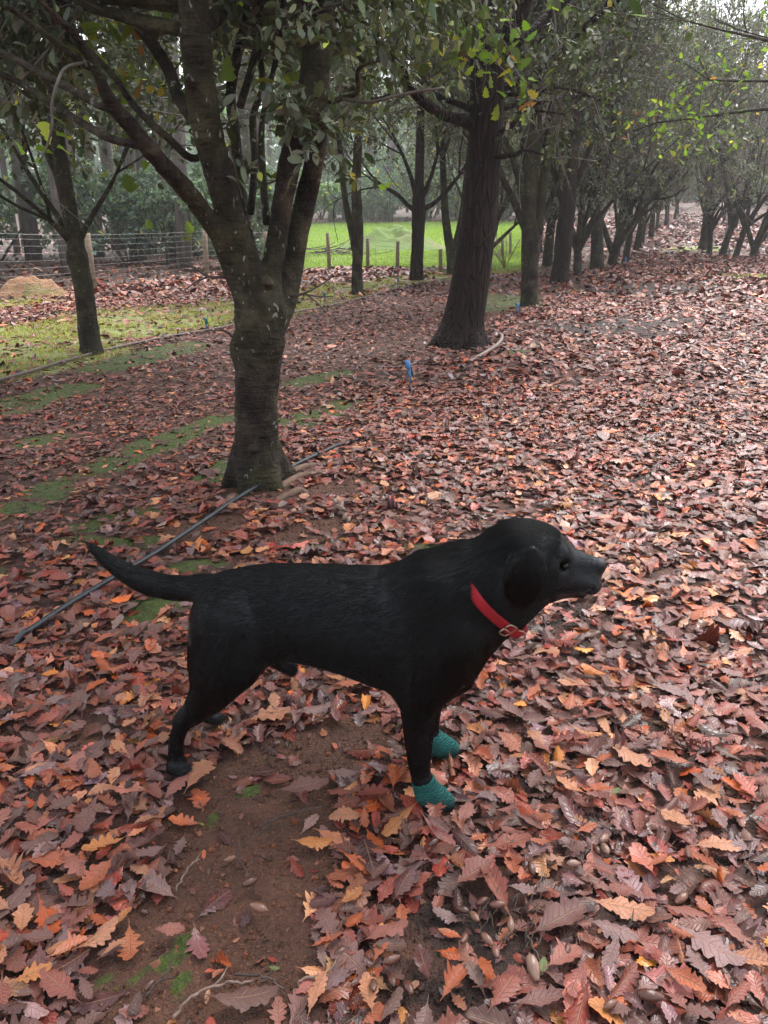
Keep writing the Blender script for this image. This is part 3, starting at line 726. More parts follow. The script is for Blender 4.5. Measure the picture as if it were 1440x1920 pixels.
for s_ in (-1, 1):
    Pg = np.array([dp(a, b, -.080)[[0, 2]] for a, b in EAR])
    if s_ > 0: Pg = Pg - (.0, .04)
    sl_, X, Y, Z = dog.box((Pg[:, 0].min() - .03, -.12 if s_ < 0 else .04, Pg[:, 1].min() - .03), (Pg[:, 0].max() + .03, -.04 if s_ < 0 else .12, Pg[:, 1].max() + .03))
    d2 = poly_sd(X[:, 0, :], Z[:, 0, :], Pg)[:, None, :]
    zr = (Z - Pg[:, 1].min()) / (Pg[:, 1].max() - Pg[:, 1].min()); xr = (X - Pg[:, 0].min()) / (Pg[:, 0].max() - Pg[:, 0].min())
    l0 = s_ * (.083 + .013 * np.sin(np.clip(zr, 0, 1) * 2.6) + .008 * (xr - .3) * (1 - zr))
    dl = np.abs(Y - l0) - .0035
    D = np.minimum(np.maximum(d2, dl), 0) + np.sqrt(np.maximum(d2, 0) ** 2 + np.maximum(dl, 0) ** 2) - .0035
    dog.blend(sl_, D.astype(np.float32), .006)
V, Q = dog.nets()
for _ in range(2):                                                                   # a light smoothing of the net
    acc = np.zeros_like(V); cnt = np.zeros(len(V))
    for a, b in ((0, 1), (1, 2), (2, 3), (3, 0)):
        np.add.at(acc, Q[:, a], V[Q[:, b]]); np.add.at(acc, Q[:, b], V[Q[:, a]]); np.add.at(cnt, Q[:, a], 1); np.add.at(cnt, Q[:, b], 1)
    V = V * .5 + .5 * acc / cnt[:, None]
V[:, 2] = np.maximum(V[:, 2], -.012)
def m_coat():
    m, t, N = mat('black_coat')
    P = N.coord('Object', (14, 60, 42)); n = N.noise(3.2, 5, .7, P, .6); n2 = N.noise(7, 3, .6, N.coord('Object'))
    c = N.ramp(n, (.3, (.0012, .0012, .0016)), (.7, (.0045, .0045, .0055)))
    vd = N('VectorMath', operation='DISTANCE'); N.set(vd.inputs[0], N.coord('Object')); vd.inputs[1].default_value = tuple(dp(1116, 1108, -.02)); c = N.mix(N.math('MULTIPLY', N.map(vd.outputs['Value'], .012, .05, 1, 0), N.map(n, .35, .6, .2, 1)), c, (.035, .034, .036))
    N.out(c, N.map(n2, .3, .7, .24, .34), N.bump(n, .0045, .8), .27, Specular_Tint=(.78, .9, 1.0, 1)); return m  # specular tint puts the blue of the sky into the sheen
M_COAT = m_coat()
dog_o = add('dog', build_mesh('dog', V, quads=Q), M_COAT, loc=DO, rot=(0, 0, -math.atan(.172)))
tag(dog_o, 'black Labrador type dog with a red collar standing side on in the leaves', 'dog')
dog_o['label'] = 'glossy black short-haired dog in a red collar standing side on in the leaves'
print('dog verts', len(V), 'paw z', dp(332, 1463, -.095)[2], dp(820, 1523, -.088)[2], dp(398, 1364, .096)[2], dp(832, 1420, .087)[2], time.time() - T0)

# fur: short strands lying along the body
g = np.random.default_rng(5)
tri = np.concatenate([Q[:, [0, 1, 2]], Q[:, [0, 2, 3]]])
A3 = V[tri]; ar = np.linalg.norm(np.cross(A3[:, 1] - A3[:, 0], A3[:, 2] - A3[:, 0]), axis=1)
NH = 210000
ar = ar * np.where((A3[:, :, 0].mean(1) > dp(950, 1050)[0]) & (A3[:, :, 2].mean(1) > .4), 4., 1.) * np.where(A3[:, :, 2].mean(1) < .3, 1.6, 1.)
ti = g.choice(len(tri), NH, p=ar / ar.sum()); b1, b2 = g.uniform(0, 1, NH), g.uniform(0, 1, NH); sw = b1 + b2 > 1; b1[sw] = 1 - b1[sw]; b2[sw] = 1 - b2[sw]
P0 = A3[ti, 0] + (A3[ti, 1] - A3[ti, 0]) * b1[:, None] + (A3[ti, 2] - A3[ti, 0]) * b2[:, None]
NN = dog.grad(P0)
s0 = lambda px, py, l=0.: dp(px, py, l)[0]
xS, zS, lS = P0[:, 0], P0[:, 2], P0[:, 1]
flow = np.tile(np.array([-1., 0, -.45]), (NH, 1)); ln = np.full(NH, .017)
torso_lo = np.interp(xS, sec[:, 0], sec[:, 1] - sec[:, 2])
leg = (zS < np.minimum(torso_lo + .02, .33)); flow[leg] = (-.12, 0, -1); ln[leg] = .011
thigh = (xS < s0(480, 1200)) & (zS > .2) & (zS < .43) & ~leg; flow[thigh] = (-.55, 0, -1)
breast = (xS > s0(790, 1150)) & (xS < s0(960, 1150)) & (zS < .5) & ~leg; flow[breast] = (-.45, 0, -1); ln[breast] = .02
jit = g.normal(0, .014, NH)
neckm = (xS > s0(790, 1050)) & (xS + jit <= s0(955, 1050)) & (zS >= .44); flow[neckm] = (-1, 0, -.75); ln[neckm] = .024
headm = (xS + jit > s0(955, 1050)) & (zS > .42); flow[headm] = (-1, 0, -.30); ln[headm] = .011
muz = xS > s0(1050, 1060); ln[muz] = .006; flow[muz] = (-1, 0, -.15)
pe = np.array([dp(a, b, -.078)[[0, 2]] for a, b in EAR]); earm = (poly_sd(xS, zS, pe) < .004) & (np.abs(lS) > .066); flow[earm] = (-.15, 0, -1); ln[earm] = .011
tailm = xS < s0(392, 1100); tailm &= zS > .38
tl = np.array([dp(a, b) for a, b, _ in TL]); td = np.gradient(tl, axis=0)
for k in range(3): flow[tailm, k] = np.interp(-xS[tailm], -tl[:, 0], td[:, k])
ln[tailm] = .018
belly = (NN[:, 2] < -.3) & ~leg & ~headm; ln[belly] = .016
flow /= np.linalg.norm(flow, axis=1)[:, None]
nz = np.stack([fbm(xS * 22 + 7 * k, zS * 22 + 13 * lS * 4, 80 + k, 2) - .5 for k in range(3)], 1)
flow = flow + .55 * nz + .10 * g.standard_normal((NH, 3))
flow -= NN * (flow * NN).sum(1)[:, None]; flow /= np.linalg.norm(flow, axis=1)[:, None] + 1e-9
ln *= np.exp(.25 * g.standard_normal(NH))
keep = np.ones(NH, bool)
for a, b, c, l in FEET:
    p = dp(*a[0], l); keep &= ~((np.abs(lS - l) < .06) & (zS < p[2] + .002) & (xS > p[0] - .08) & (xS < p[0] + .12))
ey = dp(1060, 1062, -.05); keep &= np.linalg.norm(P0 * (1, 0, 1) - ey * (1, 0, 1), axis=1) > .009
no = dp(1128, 1057); keep &= np.linalg.norm(P0 - no, axis=1) > .018
P0, NN, flow, ln = P0[keep], NN[keep], flow[keep], ln[keep]; NH = len(P0)
S = 4; tt = np.linspace(0, 1, S)[None, :, None]
L3 = ln[:, None, None]
pts = P0[:, None] - NN[:, None] * .001 + flow[:, None] * L3 * tt + NN[:, None] * L3 * (.30 * tt - .20 * tt ** 2)
hc = bpy.data.hair_curves.new('fur'); hc.add_curves([S] * NH)
hc.attributes['position'].data.foreach_set('vector', pts.astype(np.float32).ravel())
ra = hc.attributes.get('radius') or hc.attributes.new('radius', 'FLOAT', 'POINT')
ra.data.foreach_set('value', np.tile(np.array([.00024, .00023, .00017, .00006], np.float32), NH))
def m_fur():
    m, t, N = mat('black_fur')
    h = N('BsdfHairPrincipled'); h.parametrization = 'MELANIN'
    h.inputs['Melanin'].default_value = 1.0; h.inputs['Melanin Redness'].default_value = .1
    h.inputs['Roughness'].default_value = .22; h.inputs['IOR'].default_value = 1.33; h.inputs['Radial Roughness'].default_value = .4; h.inputs['Random Roughness'].default_value = .1
    o = N('OutputMaterial'); t.links.new(h.outputs[0], o.inputs[0]); return m
fur = add('fur', hc, m_fur(), parent=dog_o); fur['kind'] = 'stuff'

# collar round the neck, over the fur
M_RED = None
def m_web():
    m, t, N = mat('red_webbing')
    uv = N('UVMap').outputs[0]; mp = N('Mapping'); N.set(mp.inputs[0], uv); mp.inputs['Scale'].default_value = (1, 1, 1)
    sx = N('SeparateXYZ'); N.set(sx.inputs[0], mp.outputs[0])
    wv = N.math('MULTIPLY', N.math('SINE', N.math('MULTIPLY', sx.outputs[0], 1500.0)), N.math('SINE', N.math('MULTIPLY', sx.outputs[1], 1500.0)))
    n = N.noise(40, 3, .6, N.coord('Object'))
    c = N.ramp(n, (.3, (.22, .004, .010)), (.7, (.36, .008, .018)))
    st = N.map(N.math('ABSOLUTE', N.math('SUBTRACT', N.math('ABSOLUTE', sx.outputs[1]), .0095)), .0, .0012, 1, 0)
    c = N.mix(N.math('MULTIPLY', st, .5), c, (.14, .003, .006))
    N.out(c, .65, N.bump(wv, .0008, .6), .35); return m
M_RED = m_web()
cc_ = dp(921, 1110); w1 = dp(975, 1172) - dp(868, 1049); w1 /= np.linalg.norm(w1); ax_ = np.array([-w1[2], 0, w1[0]]); 
if ax_[0] < 0: ax_ = -ax_
e2 = np.array([0, 1., 0])
def ring_pt(th, off):
    d = math.cos(th) * w1 - math.sin(th) * e2
    rr = np.linspace(.02, .17, 160); f_ = dog.sample(cc_ + rr[:, None] * d)
    k = np.argmax(f_ > 0) ; return cc_ + d * (rr[k] + off), d
NT = 96; ths = np.linspace(0, 2 * np.pi, NT, endpoint=False)
rad = np.array([np.linalg.norm(ring_pt(t, 0)[0] - cc_) for t in ths])
for _ in range(4): rad = (np.roll(rad, 1) + rad * 2 + np.roll(rad, -1)) / 4
def sink(t): return -.016 * float(sst(1.75, 2.6, abs((t + math.pi) % (2 * math.pi) - math.pi)))
def band(th0, th1, n, inner, outer, half):
    tt = np.linspace(th0, th1, n); V_ = []; U_ = []
    for t in tt:
        r_ = np.interp(t % (2 * np.pi), np.append(ths, 2 * np.pi), np.append(rad, rad[0])) + sink(t); d = math.cos(t) * w1 - math.sin(t) * e2
        for (ro, s_) in ((outer, -1), (outer + .0006, -.5), (outer + .0006, .5), (outer, 1), (inner, 1), (inner, -1)):
            V_.append(cc_ + d * (r_ + ro) + ax_ * s_ * half); U_.append((t * r_, s_ * half))
    i = np.arange(n - 1)[:, None] * 6 + np.arange(6)[None]; j = np.arange(n - 1)[:, None] * 6 + (np.arange(6)[None] + 1) % 6
    q_ = np.stack([i, j, j + 6, i + 6], -1).reshape(-1, 4)
    capq = np.array([[0, 1, 2, 3], [0, 3, 4, 5]]); q_ = np.vstack([q_, capq[:, ::-1], capq + (n - 1) * 6])
    return np.array(V_), q_, np.array(U_)
bv, bq, bu = band(0.30, 0.30 + 2 * np.pi, 128, .003, .0065, .0108)
collar = add('collar', build_mesh('collar', bv, quads=bq, uv=bu), M_RED, parent=dog_o)
bv, bq, bu = band(.05, .98, 24, .0085, .0115, .0104)
st_o = add('strap_end', build_mesh('strap_end', bv, quads=bq, uv=bu), M_RED, parent=collar)
M_BRASS = m_plain('aged_nickel', (.42, .35, .27), .32, 60, .3, .0008, .5, 1.0)
def frame_at(th, off):
    r_ = np.interp(th % (2 * np.pi), np.append(ths, 2 * np.pi), np.append(rad, rad[0])) + sink(th); d = math.cos(th) * w1 - math.sin(th) * e2
    tg = -math.sin(th) * w1 - math.cos(th) * e2
    return cc_ + d * (r_ + off), tg, d
TB = .92
c0, tg, dn = frame_at(TB, .0135)
tb = Tubes(); hw, hl = .0155, .0140
crn = []
for k in range(33):
    a = k / 32 * 2 * np.pi; x_ = math.copysign(abs(math.cos(a)) ** .35, math.cos(a)) * hl; y_ = math.copysign(abs(math.sin(a)) ** .35, math.sin(a)) * hw
    crn.append(c0 + tg * x_ + ax_ * y_ - dn * (x_ / .09) ** 2 * .045)
tb.add(crn, .0021, 8)
buckle = add('buckle', tb.mesh('buckle'), M_BRASS, parent=collar)
tb = Tubes(); tb.add([c0 + tg * hl * .95 , c0 + dn * .0025, c0 - tg * hl * 1.0 + dn * .001], .0014, 8); add('prong', tb.mesh('prong'), M_BRASS, parent=buckle)
c1, tg, dn = frame_at(.58, .012)
tb = Tubes(); tb.add([c1 + ax_ * .016 * math.cos(a) + (tg * -.55 + dn * .6) * .016 * (math.sin(a) + .3) for a in np.linspace(0, 2 * np.pi, 25)], .0013, 8)
add('ring', tb.mesh('ring'), M_BRASS, parent=collar)

# bandages on both front paws
def m_bandage():
    m, t, N = mat('teal_bandage')
    P = N.coord('Object'); 
    wv = N('TexWave', wave_type='BANDS', bands_direction='Z'); wv.inputs['Scale'].default_value = 90; wv.inputs['Distortion'].default_value = 5; wv.inputs['Detail'].default_value = 3; wv.inputs['Detail Scale'].default_value = 1.4
    N.set(wv.inputs['Vector'], N.coord('Object', (.35, .25, 1)))
    wv2 = N('TexWave', wave_type='BANDS', bands_direction='X'); wv2.inputs['Scale'].default_value = 160; wv2.inputs['Distortion'].default_value = 3
    N.set(wv2.inputs['Vector'], P)
    n = N.noise(35, 4, .6, P)
    c = N.ramp(N.math('ADD', N.math('MULTIPLY', wv.outputs[1], .45), N.math('MULTIPLY', n, .55)), (.25, (.008, .06, .058)), (.6, (.016, .13, .118)), (.85, (.035, .20, .18)))
    gz_ = N('SeparateXYZ'); N.set(gz_.inputs[0], P); dirt = N.math('MULTIPLY', N.map(N.math('ADD', gz_.outputs[2], N.math('MULTIPLY', n, .05)), .03, .075, 1, 0), N.map(n, .35, .6, .3, .95))
    c = N.mix(dirt, c, (.035, .026, .02))
    h = N.math('ADD', wv.outputs[1], N.math('MULTIPLY', wv2.outputs[1], .35))
    N.out(c, .8, N.bump(h, .003, .9), .25); return m
M_BAND = m_bandage()
for a, b, c, l in FEET:
    fl_ = Field(dp(a[0][0] - 40, a[0][1], l) + (0, -.06, -.12), dp(c[2][0] + 30, a[0][1], l) + (0, .06, .03), .0024)
    for s_ in (a, b, c): cone(s_[0], s_[1], s_[2], s_[3], l, k=.006, fld=fl_, grow=.0034)
    sl_, X, Y, Z = fl_.box(fl_.lo, fl_.lo + fl_.h * fl_.n)
    p0 = dp(*a[0], l); up = dp(a[0][0] - 3, a[0][1] - 10, l) - p0; up /= np.linalg.norm(up)
    fl_.f = np.maximum(fl_.f, ((X - p0[0]) * up[0] + (Z - p0[2]) * up[2]).astype(np.float32))
    v_, q_ = fl_.nets()
    ph_ = 95 * (v_[:, 2] + .55 * v_[:, 0] * np.sign(v_[:, 1] - l)) + 1.6 * vn(v_[:, 0] * 40, v_[:, 2] * 40, 3); rip = .0009 * (ph_ - np.floor(ph_)) + .0005 * np.sin(1400 * (v_[:, 2] + .3 * v_[:, 0])) + .0012 * (fbm(v_[:, 0] * 70, v_[:, 2] * 70 + v_[:, 1] * 50, 4) - .5)
    v_ = v_ + fl_.grad(v_) * rip[:, None]
    bo = add('bandage', build_mesh('bandage', v_, quads=q_), M_BAND, parent=dog_o)
nf_ = Field((-.03,) * 3, (.03,) * 3, .0022); nf_.ell((0, 0, 0), (.0145, .0175, .0125), 0); nf_.ell((-.004, 0, -.010), (.009, .008, .008), .006)
for s_ in (-1, 1): nf_.ell((.0125, s_ * .0085, -.001), (.0055, .0045, .0035), .003, 0, True)
v_, q_ = nf_.nets(); nm, nt_, N = mat('nose_leather'); nn_ = N.noise(500, 2, .5, N.coord('Object')); N.out(N.ramp(nn_, (.3, (.003, .003, .004)), (.7, (.008, .008, .010))), .5, N.bump(nn_, .0012, .7), .5)
add('nose', build_mesh('nose', v_, quads=q_), nm, parent=dog_o, loc=dp(1123, 1057))
ev = Field((-.02, -.02, -.02), (.02, .02, .02), .0015); ev.ell((0, 0, 0), (.0088, .0088, .0078), 0)
v_, q_ = ev.nets(); em = build_mesh('eye', v_, quads=q_); M_EYE = m_plain('eye', (.004, .003, .002), .25, 30, .2, 0, .25)
for s_ in (-1, 1): add('eye', em, M_EYE, parent=dog_o, loc=dp(1058, 1061, -.0415) * (1, -s_, 1) - (0, 0, .0 if s_ < 0 else .0))
print('dog done', time.time() - T0)

# ------------------------------------------------------------------ trees
class Leaves:
    """collects small leaf blades into one crown mesh"""
    def __init__(s): s.P = []; s.D = []; s.S = []; s.C = []; s.clear = 0
    def add(s, P, D, S, C): s.P.append(P); s.D.append(D); s.S.append(S); s.C.append(C)
    def mesh(s, name, g, lod=1, curl=.5, wide=1.):
        P = np.concatenate(s.P); D = np.concatenate(s.D); S = np.concatenate(s.S); C = np.concatenate(s.C)
        if s.clear: k_ = np.linalg.norm(P - CAM, axis=1) > s.clear; P, D, S, C = P[k_], D[k_], S[k_], C[k_]
        n = len(P)
        if lod == 1: T = np.array([0, .22, .5, .78, 1.]); W = np.array([.03, .20, .25, .17, .0])
        elif lod == 2: T = np.array([0, .10, .30, .36, .58, .64, .88, 1.]); W = np.array([.03, .06, .22, .16, .34, .22, .36, .16])
        else: T = np.array([0, .45, 1.]); W = np.array([.05, .30, .0])
        c = np.array([-1., 0, 1.]); m = len(T)
        x = np.repeat(T, 3); y = (wide * W[:, None] * c[None]).ravel()
        D = D / (np.linalg.norm(D, axis=1)[:, None] + 1e-9)
        u = g.standard_normal((n, 3)) * .55 + np.array([0, 0, 1.]); nn = u - D * (u * D).sum(1)[:, None]; nn /= np.linalg.norm(nn, axis=1)[:, None] + 1e-9
        sd = np.cross(nn, D)
        k1 = curl * (g.uniform(-.3, 1, n))[:, None]; k2 = g.uniform(.1, .7, n)[:, None]
        z = -k1 * x[None] ** 2 * .5 + k2 * np.abs(y)[None]
        V = P[:, None] + S[:, None, None] * (x[None, :, None] * D[:, None] + y[None, :, None] * sd[:, None] + z[..., None] * nn[:, None])
        i = np.arange(m - 1)[:, None] * 3 + np.arange(2)[None]; q = np.stack([i, i + 3, i + 4, i + 1], -1).reshape(-1, 4)[:, ::-1]
        Q = (q[None] + (np.arange(n) * m * 3)[:, None, None]).reshape(-1, 4)
        return build_mesh(name, V.reshape(-1, 3), quads=Q, colr=np.repeat(C, m * 3, 0))
def green(g, n, k=1.0, yellow=.03):
    c = np.ones((n, 3)) * np.exp(.3 * g.standard_normal((n, 1))) * np.exp(.08 * g.standard_normal((n, 3))) * k
    y = g.uniform(0, 1, n) < yellow; c[y] *= np.array([3.2, 2.4, .6]); return np.clip(c, .1, 4.5)
def curve(g, p, d, L, n, bend=.25, up=.15):
    d = np.array(d, float); d /= np.linalg.norm(d); P = [np.array(p, float)]; b = g.standard_normal(3) * bend
    for k in range(n - 1):
        d = d + (b + g.standard_normal(3) * bend * .8 + np.array([0, 0, up])) / n; d /= np.linalg.norm(d); P.append(P[-1] + d * L / (n - 1))
    return np.array(P)
def side_dir(g, t, ang):
    a = g.standard_normal(3); a -= t * a.dot(t); a /= np.linalg.norm(a); return t * math.cos(ang) + a * math.sin(ang)
class Tree:
    def __init__(s, seed): s.g = np.random.default_rng(seed); s.limbs = []; s.tr = Tubes(); s.tw = Tubes(); s.lv = Leaves(); s.br = Leaves(); s.nb = 0
    def limb(s, P, r, sides=9, wob=.0, tube=True):
        P = np.asarray(P, float); r = np.broadcast_to(np.asarray(r, float), (len(P),)); s.limbs.append((P, r))
        if tube: s.tr.add(P, r, sides, wob=wob, rng=s.g)
    def twigs(s, n, L=(.5, 1.1), r=.008, leaf=18, size=.055, up=.1, lo=0., frac=(.25, 1), drop=-.35, bare=.2, sub=3, green_k=1., yellow=.03, min_r=0., spread=1.0, wob=.3):
        """n twigs sprouting from the limbs, each with side shoots and leaves; none start below lo"""
        g = s.g; cand = []; w_ = []
        for (P, rr) in s.limbs:
            L_ = np.linalg.norm(np.diff(P, axis=0), axis=1).sum(); cand.append((P, rr)); w_.append(L_)
        w_ = np.array(w_) / sum(w_); k = 0; t0 = 0
        while k < n and t0 < n * 12:
            t0 += 1
            P, rr = cand[g.choice(len(cand), p=w_)]
            f = g.uniform(*frac) * (len(P) - 1); i = min(int(f), len(P) - 2); p = P[i] + (P[i + 1] - P[i]) * (f - i)
            if p[2] < lo: continue
            k += 1
            t = P[i + 1] - P[i]; t /= np.linalg.norm(t) + 1e-9
            d = side_dir(g, t, g.uniform(.6, 1.5) * spread); d[2] += .1
            C = curve(g, p, d, g.uniform(*L), 7, wob, up)
            if s.lv.clear and np.linalg.norm(C - CAM, axis=1).min() < s.lv.clear + .1: continue
            s.tw.add(C, np.linspace(r, r * .35, 7), 4, cap=False)
            shoots = [C]
            for _ in range(sub):
                j = g.integers(1, 6); tt = C[min(j + 1, 6)] - C[j - 1]; tt /= np.linalg.norm(tt)
                c2 = curve(g, C[j], side_dir(g, tt, g.uniform(.4, 1.1)), g.uniform(*L) * .5, 5, .3, up); s.tw.add(c2, np.linspace(r * .5, r * .2, 5), 3, cap=False); shoots.append(c2)
            if g.uniform() < bare: continue
            for c_ in shoots:
                m = max(1, int(leaf * g.uniform(.5, 1.4))); f = g.uniform(.2, 1.02, m) * (len(c_) - 1); ii_ = np.clip(f.astype(int), 0, len(c_) - 2)
                q = c_[ii_] + (c_[ii_ + 1] - c_[ii_]) * (f - ii_)[:, None] + g.standard_normal((m, 3)) * .035
                dd = (c_[ii_ + 1] - c_[ii_]); dd /= np.linalg.norm(dd, axis=1)[:, None] + 1e-9
                dd = dd * .6 + g.standard_normal((m, 3)) * .65 + np.array([0, 0, drop]); s.lv.add(q, dd, size * np.exp(.22 * g.standard_normal(m)), green(g, m, green_k * math.exp(.22 * g.standard_normal()), yellow))
    def extend(s, n=3, L=(1., 1.8), up=.35, gen=1, ang=(.3, .8), ends=None):
        """carry each limb end on into finer limbs"""
        base = list(s.limbs) if ends is None else [s.limbs[k] for k in ends]
        for _ in range(gen):
            new = []
            for (P, rr) in base:
                t = P[-1] - P[-2]; t /= np.linalg.norm(t)
                for k in range(n):
                    C = curve(s.g, P[-1], side_dir(s.g, t, s.g.uniform(*ang)) if k else t, s.g.uniform(*L), 7, .45, up); r_ = np.linspace(max(rr[-1] * (.9 if k == 0 else .65), .008), max(rr[-1] * .35, .006), 7)
                    s.limb(C, r_, 6); new.append((C, r_))
            base = new
    def done(s, label, mats, loc=(0, 0, 0), name='oak_tree', cat='tree', group=None, lod=1, origin=None, trunk_mesh=None, curl=.5):
        e = empty(name, loc); tag(e, label, cat, group)
        me = trunk_mesh if trunk_mesh is not None else s.tr.mesh('trunk')
        def shift(m_):
            if origin is not None: m_.transform(Matrix.Translation(-Vector(origin)))
            return m_
        add('trunk', shift(me), mats[0], e)
        if trunk_mesh is not None and s.tr.n: add('boughs', shift(s.tr.mesh('boughs')), mats[0], e)
        if s.tw.n: add('twigs', shift(s.tw.mesh('twigs')), mats[1], e)
        if s.lv.P: add('crown', shift(s.lv.mesh('crown', s.g, lod, curl)), mats[2], e)
        if s.br.P: add('autumn_leaves', shift(s.br.mesh('autumn_leaves', s.g, 2, .5)), M_BRIGHT, e)
        return e
def pixlimb(rows, n=None):
    """rows (image x, image y, radius in pixels, distance along y) -> points and radii in metres"""
    P = np.array([list(at(a, b, Y)) + [r * mpp(a, b, Y)] for a, b, r, Y in rows]); P = spline(P, n or max(6, 4 * len(rows)))
    return P[:, :3], np.maximum(P[:, 3], .003)
def copy_thing(e, loc, rot, scale, label, group=None):
    o = e.copy(); col.objects.link(o); o.location = loc; o.rotation_euler = (0, 0, rot); o.scale = (scale,) * 3 if isinstance(scale, (int, float)) else scale; o['label'] = label
    if group: o['group'] = group
    for ch in [c for c in e.children]:
        c = ch.copy(); col.objects.link(c); c.parent = o
    return o
BRIGHT = np.array([(.12, .19, .03), (.16, .24, .04), (.22, .26, .045), (.32, .26, .04), (.10, .17, .06), (.28, .12, .03)])
def spray(t, c, n, size, rad, seed, wts=(.35, .3, .15, .06, .1, .04), droop=-.5):
    g = np.random.default_rng(seed); P = np.array(c) + g.standard_normal((n, 3)) * np.array(rad); D = g.standard_normal((n, 3)) + np.array([0, 0, droop])
    w_ = np.array(wts); C = BRIGHT[g.choice(6, n, p=w_ / w_.sum())] * np.exp(.15 * g.standard_normal((n, 1)))
    t.br.add(P, D, size * np.exp(.18 * g.standard_normal(n)), C)

# -- the near multi-stemmed tree
YA = 3.63
A = Tree(1); A.lv.clear = 3.1
LIMBS_A = [
 ([(483, 960, 47, YA), (483, 915, 45, YA), (482, 880, 42, YA), (481, 820, 40, YA), (481, 740, 39.5, YA), (485, 680, 42, YA), (489, 625, 45, YA), (492, 585, 42, YA)], 'T'),
 ([(483, 600, 40, YA), (470, 535, 35, YA), (456, 490, 30, YA - .02), (440, 433, 27.5, YA - .05), (412, 333, 26.5, YA - .1), (387, 233, 30, YA - .15), (375, 150, 30, YA - .2), (366, 60, 30, YA - .25), (364, -60, 27, YA - .3), (360, -260, 20, YA - .35), (340, -480, 10, YA - .4)], 'T'),
 ([(466, 562, 20, YA), (437, 515, 16, YA), (403, 433, 16, YA - .1), (352, 360, 17.5, YA - .25), (302, 305, 17, YA - .4), (250, 243, 17, YA - .5), (207, 190, 15, YA - .6), (173, 117, 12, YA - .7), (133, 58, 10, YA - .8), (85, 13, 8, YA - .9), (30, -50, 6, YA - 1.), (-60, -150, 4, YA - 1.1)], 'T'),
 ([(495, 600, 34, YA), (506, 520, 22, YA + .05), (519, 450, 19, YA + .1), (532, 367, 19, YA + .1), (545, 300, 21, YA + .08), (560, 255, 23, YA + .05), (575, 205, 25, YA), (587, 165, 27, YA), (592, 110, 27, YA)], 'T'),
 ([(592, 112, 22, YA), (578, 70, 17, YA), (567, 33, 16, YA - .05), (561, -20, 15, YA - .1), (545, -200, 11, YA - .2), (520, -400, 6, YA - .3)], 'T'),
 ([(594, 112, 23, YA), (604, 60, 20, YA + .05), (607, 0, 19, YA + .1), (612, -120, 15, YA + .2), (640, -340, 8, YA + .3)], 'T'),
 ([(510, 600, 32, YA + .05), (532, 560, 25, YA + .12), (547, 500, 22, YA + .2), (559, 433, 20, YA + .22), (575, 367, 20, YA + .2), (592, 290, 17, YA + .12), (598, 235, 16, YA + .06), (594, 180, 18, YA)], 'T'),
 ([(490, 560, 20, YA + .1), (470, 470, 14, YA + .3), (455, 390, 12, YA + .45), (446, 317, 11, YA + .55), (440, 240, 10, YA + .6), (432, 180, 10, YA + .7), (445, 100, 9, YA + .8), (462, 20, 8, YA + .9), (470, -160, 6, YA + 1.)], 'T'),
 ([(382, 245, 16, YA - .12), (337, 185, 13, YA + .05), (317, 133, 13, YA + .15), (293, 93, 12, YA + .2), (267, 57, 12, YA + .25), (238, 18, 11, YA + .3), (205, -40, 9, YA + .35), (150, -140, 6, YA + .4)], 'T')]
